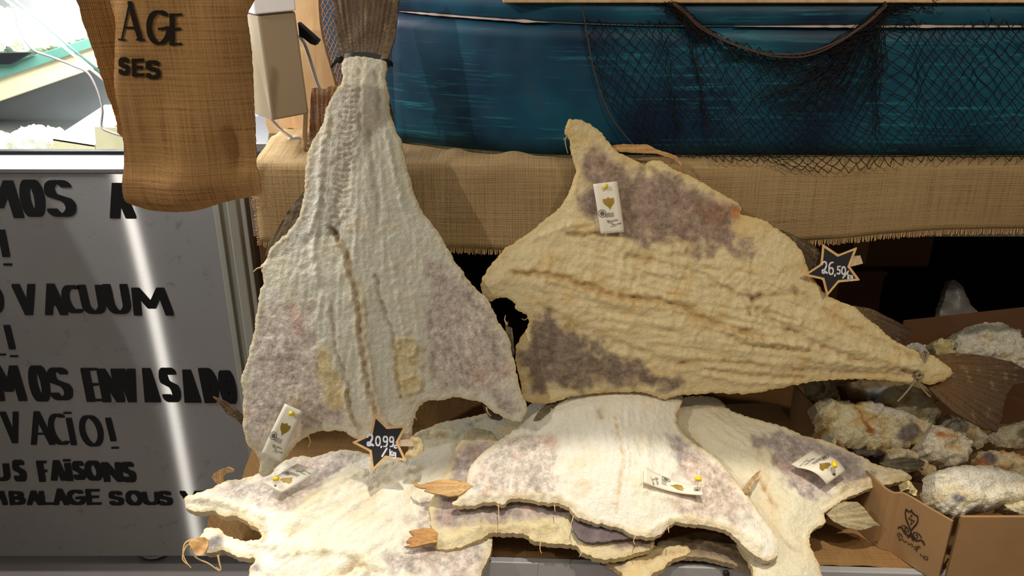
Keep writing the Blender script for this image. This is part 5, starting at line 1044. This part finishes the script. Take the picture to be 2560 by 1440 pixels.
chunk([(2330,860),(2352,846),(2380,850),(2388,880),(2360,890),(2336,885)], 40, 1.58, None, 102, 'little yellowish cod scrap just left of the blocky white piece', (216,200,150), (190,170,110), .015)
chunk([(2262,868),(2290,856),(2318,862),(2322,884),(2290,892),(2268,884)], 40, 1.56, None, 103, 'little white cod scrap peeping over the string-tied tail', WH, (206,206,200), .014)
chunk([(2100,965),(2150,950),(2230,952),(2330,958),(2345,1000),(2250,1010),(2180,1000),(2120,990)], 45, 1.58, None, 104, 'brownish cod slab with a white cut face under the tied tail', (186,164,120), (160,130,84), .02, [([(2155,985),(2205,972),(2215,1000),(2200,1008)], (206,214,220), 4, True)])
chunk([(2020,955),(2080,945),(2096,970),(2092,1010),(2050,1012),(2026,990)], 40, 1.56, None, 105, 'dim grey cod piece in the shaded back left corner of the box', (170,152,116), (140,120,90), .02)  # flesh toned darker, the corner shade is put into the colour
chunk([(2206,985),(2222,970),(2262,966),(2300,975),(2330,1005),(2345,1040),(2330,1062),(2290,1048),(2240,1030),(2212,1010)], 45, 1.50, None, 106, 'lumpy golden-edged cod piece below the loose string ends', (222,206,166), (204,168,104), .028)
chunk([(2036,1010),(2050,998),(2090,1002),(2130,1004),(2190,1012),(2250,1030),(2310,1052),(2318,1080),(2300,1110),(2240,1126),(2180,1134),(2120,1126),(2080,1110),(2068,1070),(2045,1045)], 48, 1.45, None, 107, 'largest ragged yellow cod piece, orange-cracked, at the left of the box', (224,212,172), (214,182,116), .036, [([(2130,1030),(2140,1050),(2165,1085),(2172,1100),(2155,1095),(2138,1060)], (176,104,44), 5), ([(2150,1010),(2230,1028),(2290,1050),(2250,1058),(2180,1040)], (214,208,196), 10, True), ([(2225,1085),(2265,1062),(2290,1080),(2270,1110),(2235,1115)], (128,116,108), 8)], 0, .006, 1.2)
chunk([(2345,1050),(2370,1040),(2420,1050),(2455,1075),(2470,1100),(2450,1125),(2420,1115),(2370,1110),(2340,1090)], 45, 1.47, None, 108, 'pale flat cod piece under the dark tail fan', (222,214,188), (204,180,130), .024)
chunk([(2316,1080),(2330,1062),(2360,1072),(2400,1082),(2420,1098),(2424,1130),(2410,1158),(2380,1170),(2345,1160),(2310,1140),(2296,1118)], 45, 1.38, None, 109, 'brightly lit crumbly cod block in the centre of the box', (240,230,204), (222,190,130), .04, [([(2322,1086),(2350,1100),(2368,1104),(2350,1110),(2326,1098)], (196,124,62), 5)], 0, .005, 1.3)
chunk([(2210,1128),(2240,1120),(2280,1128),(2310,1142),(2330,1165),(2345,1180),(2320,1190),(2300,1170),(2260,1150),(2225,1145)], 48, 1.38, None, 110, 'small crumbly cod piece beside the grey striped fin', (226,212,176), (206,176,120), .022)
chunk([(2468,1090),(2500,1072),(2560,1050),(2600,1045),(2600,1110),(2550,1125),(2500,1118),(2474,1108)], 45, 1.48, None, 111, 'cream cod piece with grey skin at the right edge under the tail fan', (216,206,178), (196,178,136), .028, [([(2530,1080),(2600,1062),(2600,1100),(2550,1110)], (134,124,92), 8)])
chunk([(2428,1150),(2450,1128),(2480,1125),(2520,1130),(2560,1140),(2600,1150),(2600,1190),(2550,1195),(2500,1185),(2450,1172)], 48, 1.36, None, 112, 'cod piece streaked orange and purple behind the front slab', (232,214,170), (220,176,110), .028, [([(2440,1140),(2470,1132),(2478,1158),(2455,1165)], (128,110,112), 6), ([(2432,1150),(2450,1160),(2462,1172),(2446,1172)], (190,128,60), 5), ([(2490,1128),(2510,1128),(2505,1140)], (226,150,90), 5)], 0, .005, 1.2)
chunk([(2326,1190),(2345,1178),(2370,1170),(2410,1166),(2470,1168),(2520,1182),(2556,1196),(2570,1230),(2540,1262),(2480,1276),(2420,1282),(2385,1296),(2350,1284),(2330,1262),(2326,1225)], 45, None, .598, 113, 'large pale front cod slab resting on the box rim', (236,226,200), (226,206,160), .04, [([(2345,1182),(2420,1172),(2520,1186),(2550,1205),(2480,1215),(2420,1235),(2370,1220)], (226,218,198), 10, True), ([(2348,1240),(2385,1250),(2380,1262),(2352,1254)], (140,136,142), 5)], 0, .004, .8)
chunk([(2510,1262),(2540,1250),(2580,1245),(2600,1250),(2600,1290),(2550,1286),(2520,1278)], 45, None, .590, 114, 'yellow-flecked cod scrap at the right end of the box front rim', (226,212,170), (206,178,110), .018)
chunk([(2262,1205),(2276,1200),(2290,1222),(2300,1240),(2282,1238),(2262,1225)], 50, None, .592, 115, 'thin yellow cod strip folded over the box side rim', (226,204,144), (206,176,110), .012)
sc = chunk([(2130,1128),(2160,1122),(2195,1120),(2212,1130),(2200,1142),(2165,1145),(2140,1138)], 45, 1.40, None, 116, 'small blackish skin scrap beside the largest yellow piece', (72,66,62), (54,48,44), .012)
chunk([(2290,1160),(2320,1165),(2338,1185),(2328,1200),(2300,1185)], 45, 1.36, None, 117, 'small tan cod scrap behind the front slab left end', (206,176,124), (170,134,84), .014)
# cardboard behind the pile and dark boxes under the shelf
P = facing(1900, 1040, 55, 0, Y=1.62)
o = sheet('cardboard_flap', [(1815,1012),(1905,1008),(1948,1012),(1990,1075),(2004,1110),(1900,1110),(1830,1070)], P, CARD, None, .012, None, None, .004, 0, 5, False); tag(o, 'flat brown cardboard scrap lying behind the pile of cod', 'cardboard')
def sbox(x0, x1, y0, y1, z0, z1, label):
    t = thing('storage_box', ((x0+x1)/2, (y0+y1)/2, z0), label, 'box'); box('body', x0, x1, y0, y1, z0, z1-.012, CARD3, t, .003); box('lid', x0-.004, x1+.004, y0-.004, y1, z1-.011, z1, CARD3, t, .002); box('tape', (x0+x1)/2-.02, (x0+x1)/2+.02, y0-.0045, y0-.0001, z0+.01, z1-.03, CARD, t, 0)
    return t
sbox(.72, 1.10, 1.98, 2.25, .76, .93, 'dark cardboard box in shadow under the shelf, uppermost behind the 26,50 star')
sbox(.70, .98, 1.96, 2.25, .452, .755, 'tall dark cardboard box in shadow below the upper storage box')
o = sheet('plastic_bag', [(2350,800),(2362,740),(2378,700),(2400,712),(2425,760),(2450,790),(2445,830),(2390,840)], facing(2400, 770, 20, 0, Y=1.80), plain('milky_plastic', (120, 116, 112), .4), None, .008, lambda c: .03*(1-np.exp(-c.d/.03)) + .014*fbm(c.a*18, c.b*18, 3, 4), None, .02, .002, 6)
tag(o, 'pale crumpled plastic bag in shadow behind the cardboard box', 'bag')
# loose flesh threads along the torn edges
def threads(root, plane, lists, r=.0011):
    for L in lists:
        mb = MB(); w = spline(L, 6); mb.tube(plane.hit(w[:, 0], w[:, 1]), list(np.linspace(r, r*.45, len(w))), 5); mb.build('flesh_thread', FRAY, root)
threads(F2, pl2.shift(.004), [[(1418,338),(1413,352),(1416,370),(1420,384)], [(1415,345),(1408,350)], [(1432,302),(1424,298),(1420,304)], [(1212,748),(1206,758),(1210,770)], [(1322,792),(1312,800),(1304,796)]])
threads(F1, pl.shift(.004), [[(655,668),(642,672),(634,680)], [(770,1088),(776,1104),(770,1118)], [(1216,1018),(1220,1032),(1228,1040)], [(1268,812),(1262,800),(1264,788)], [(1036,1040),(1042,1050)]], .0016)
threads(F4, pl4.shift(.004), [[(1246,1262),(1247,1285),(1246,1306)], [(1386,1262),(1388,1280)], [(1590,1338),(1584,1352),(1588,1362)], [(1671,1318),(1672,1332)], [(1434,1290),(1428,1312),(1432,1326)]])
threads(F6, pl6.shift(.004), [[(1352,1352),(1350,1372),(1354,1384)], [(1456,1380),(1448,1392)]])

for o in C.objects:
    if o.parent is None and 'label' in o.keys():
        k = o.name.split('.')[0]
        g = {'paper_tag': 'paper tags pinned on the cods', 'price_star': 'chalkboard price stars', 'salt_cod': 'whole salt cods on display', 'salt_cod_piece': 'loose pieces of salt cod', 'storage_box': 'dark boxes under the shelf', 'carton': 'pale cartons in the counter', 'salt_cod_heap': 'heaps of cod in the counter'}.get(k)
        if g: o['group'] = g
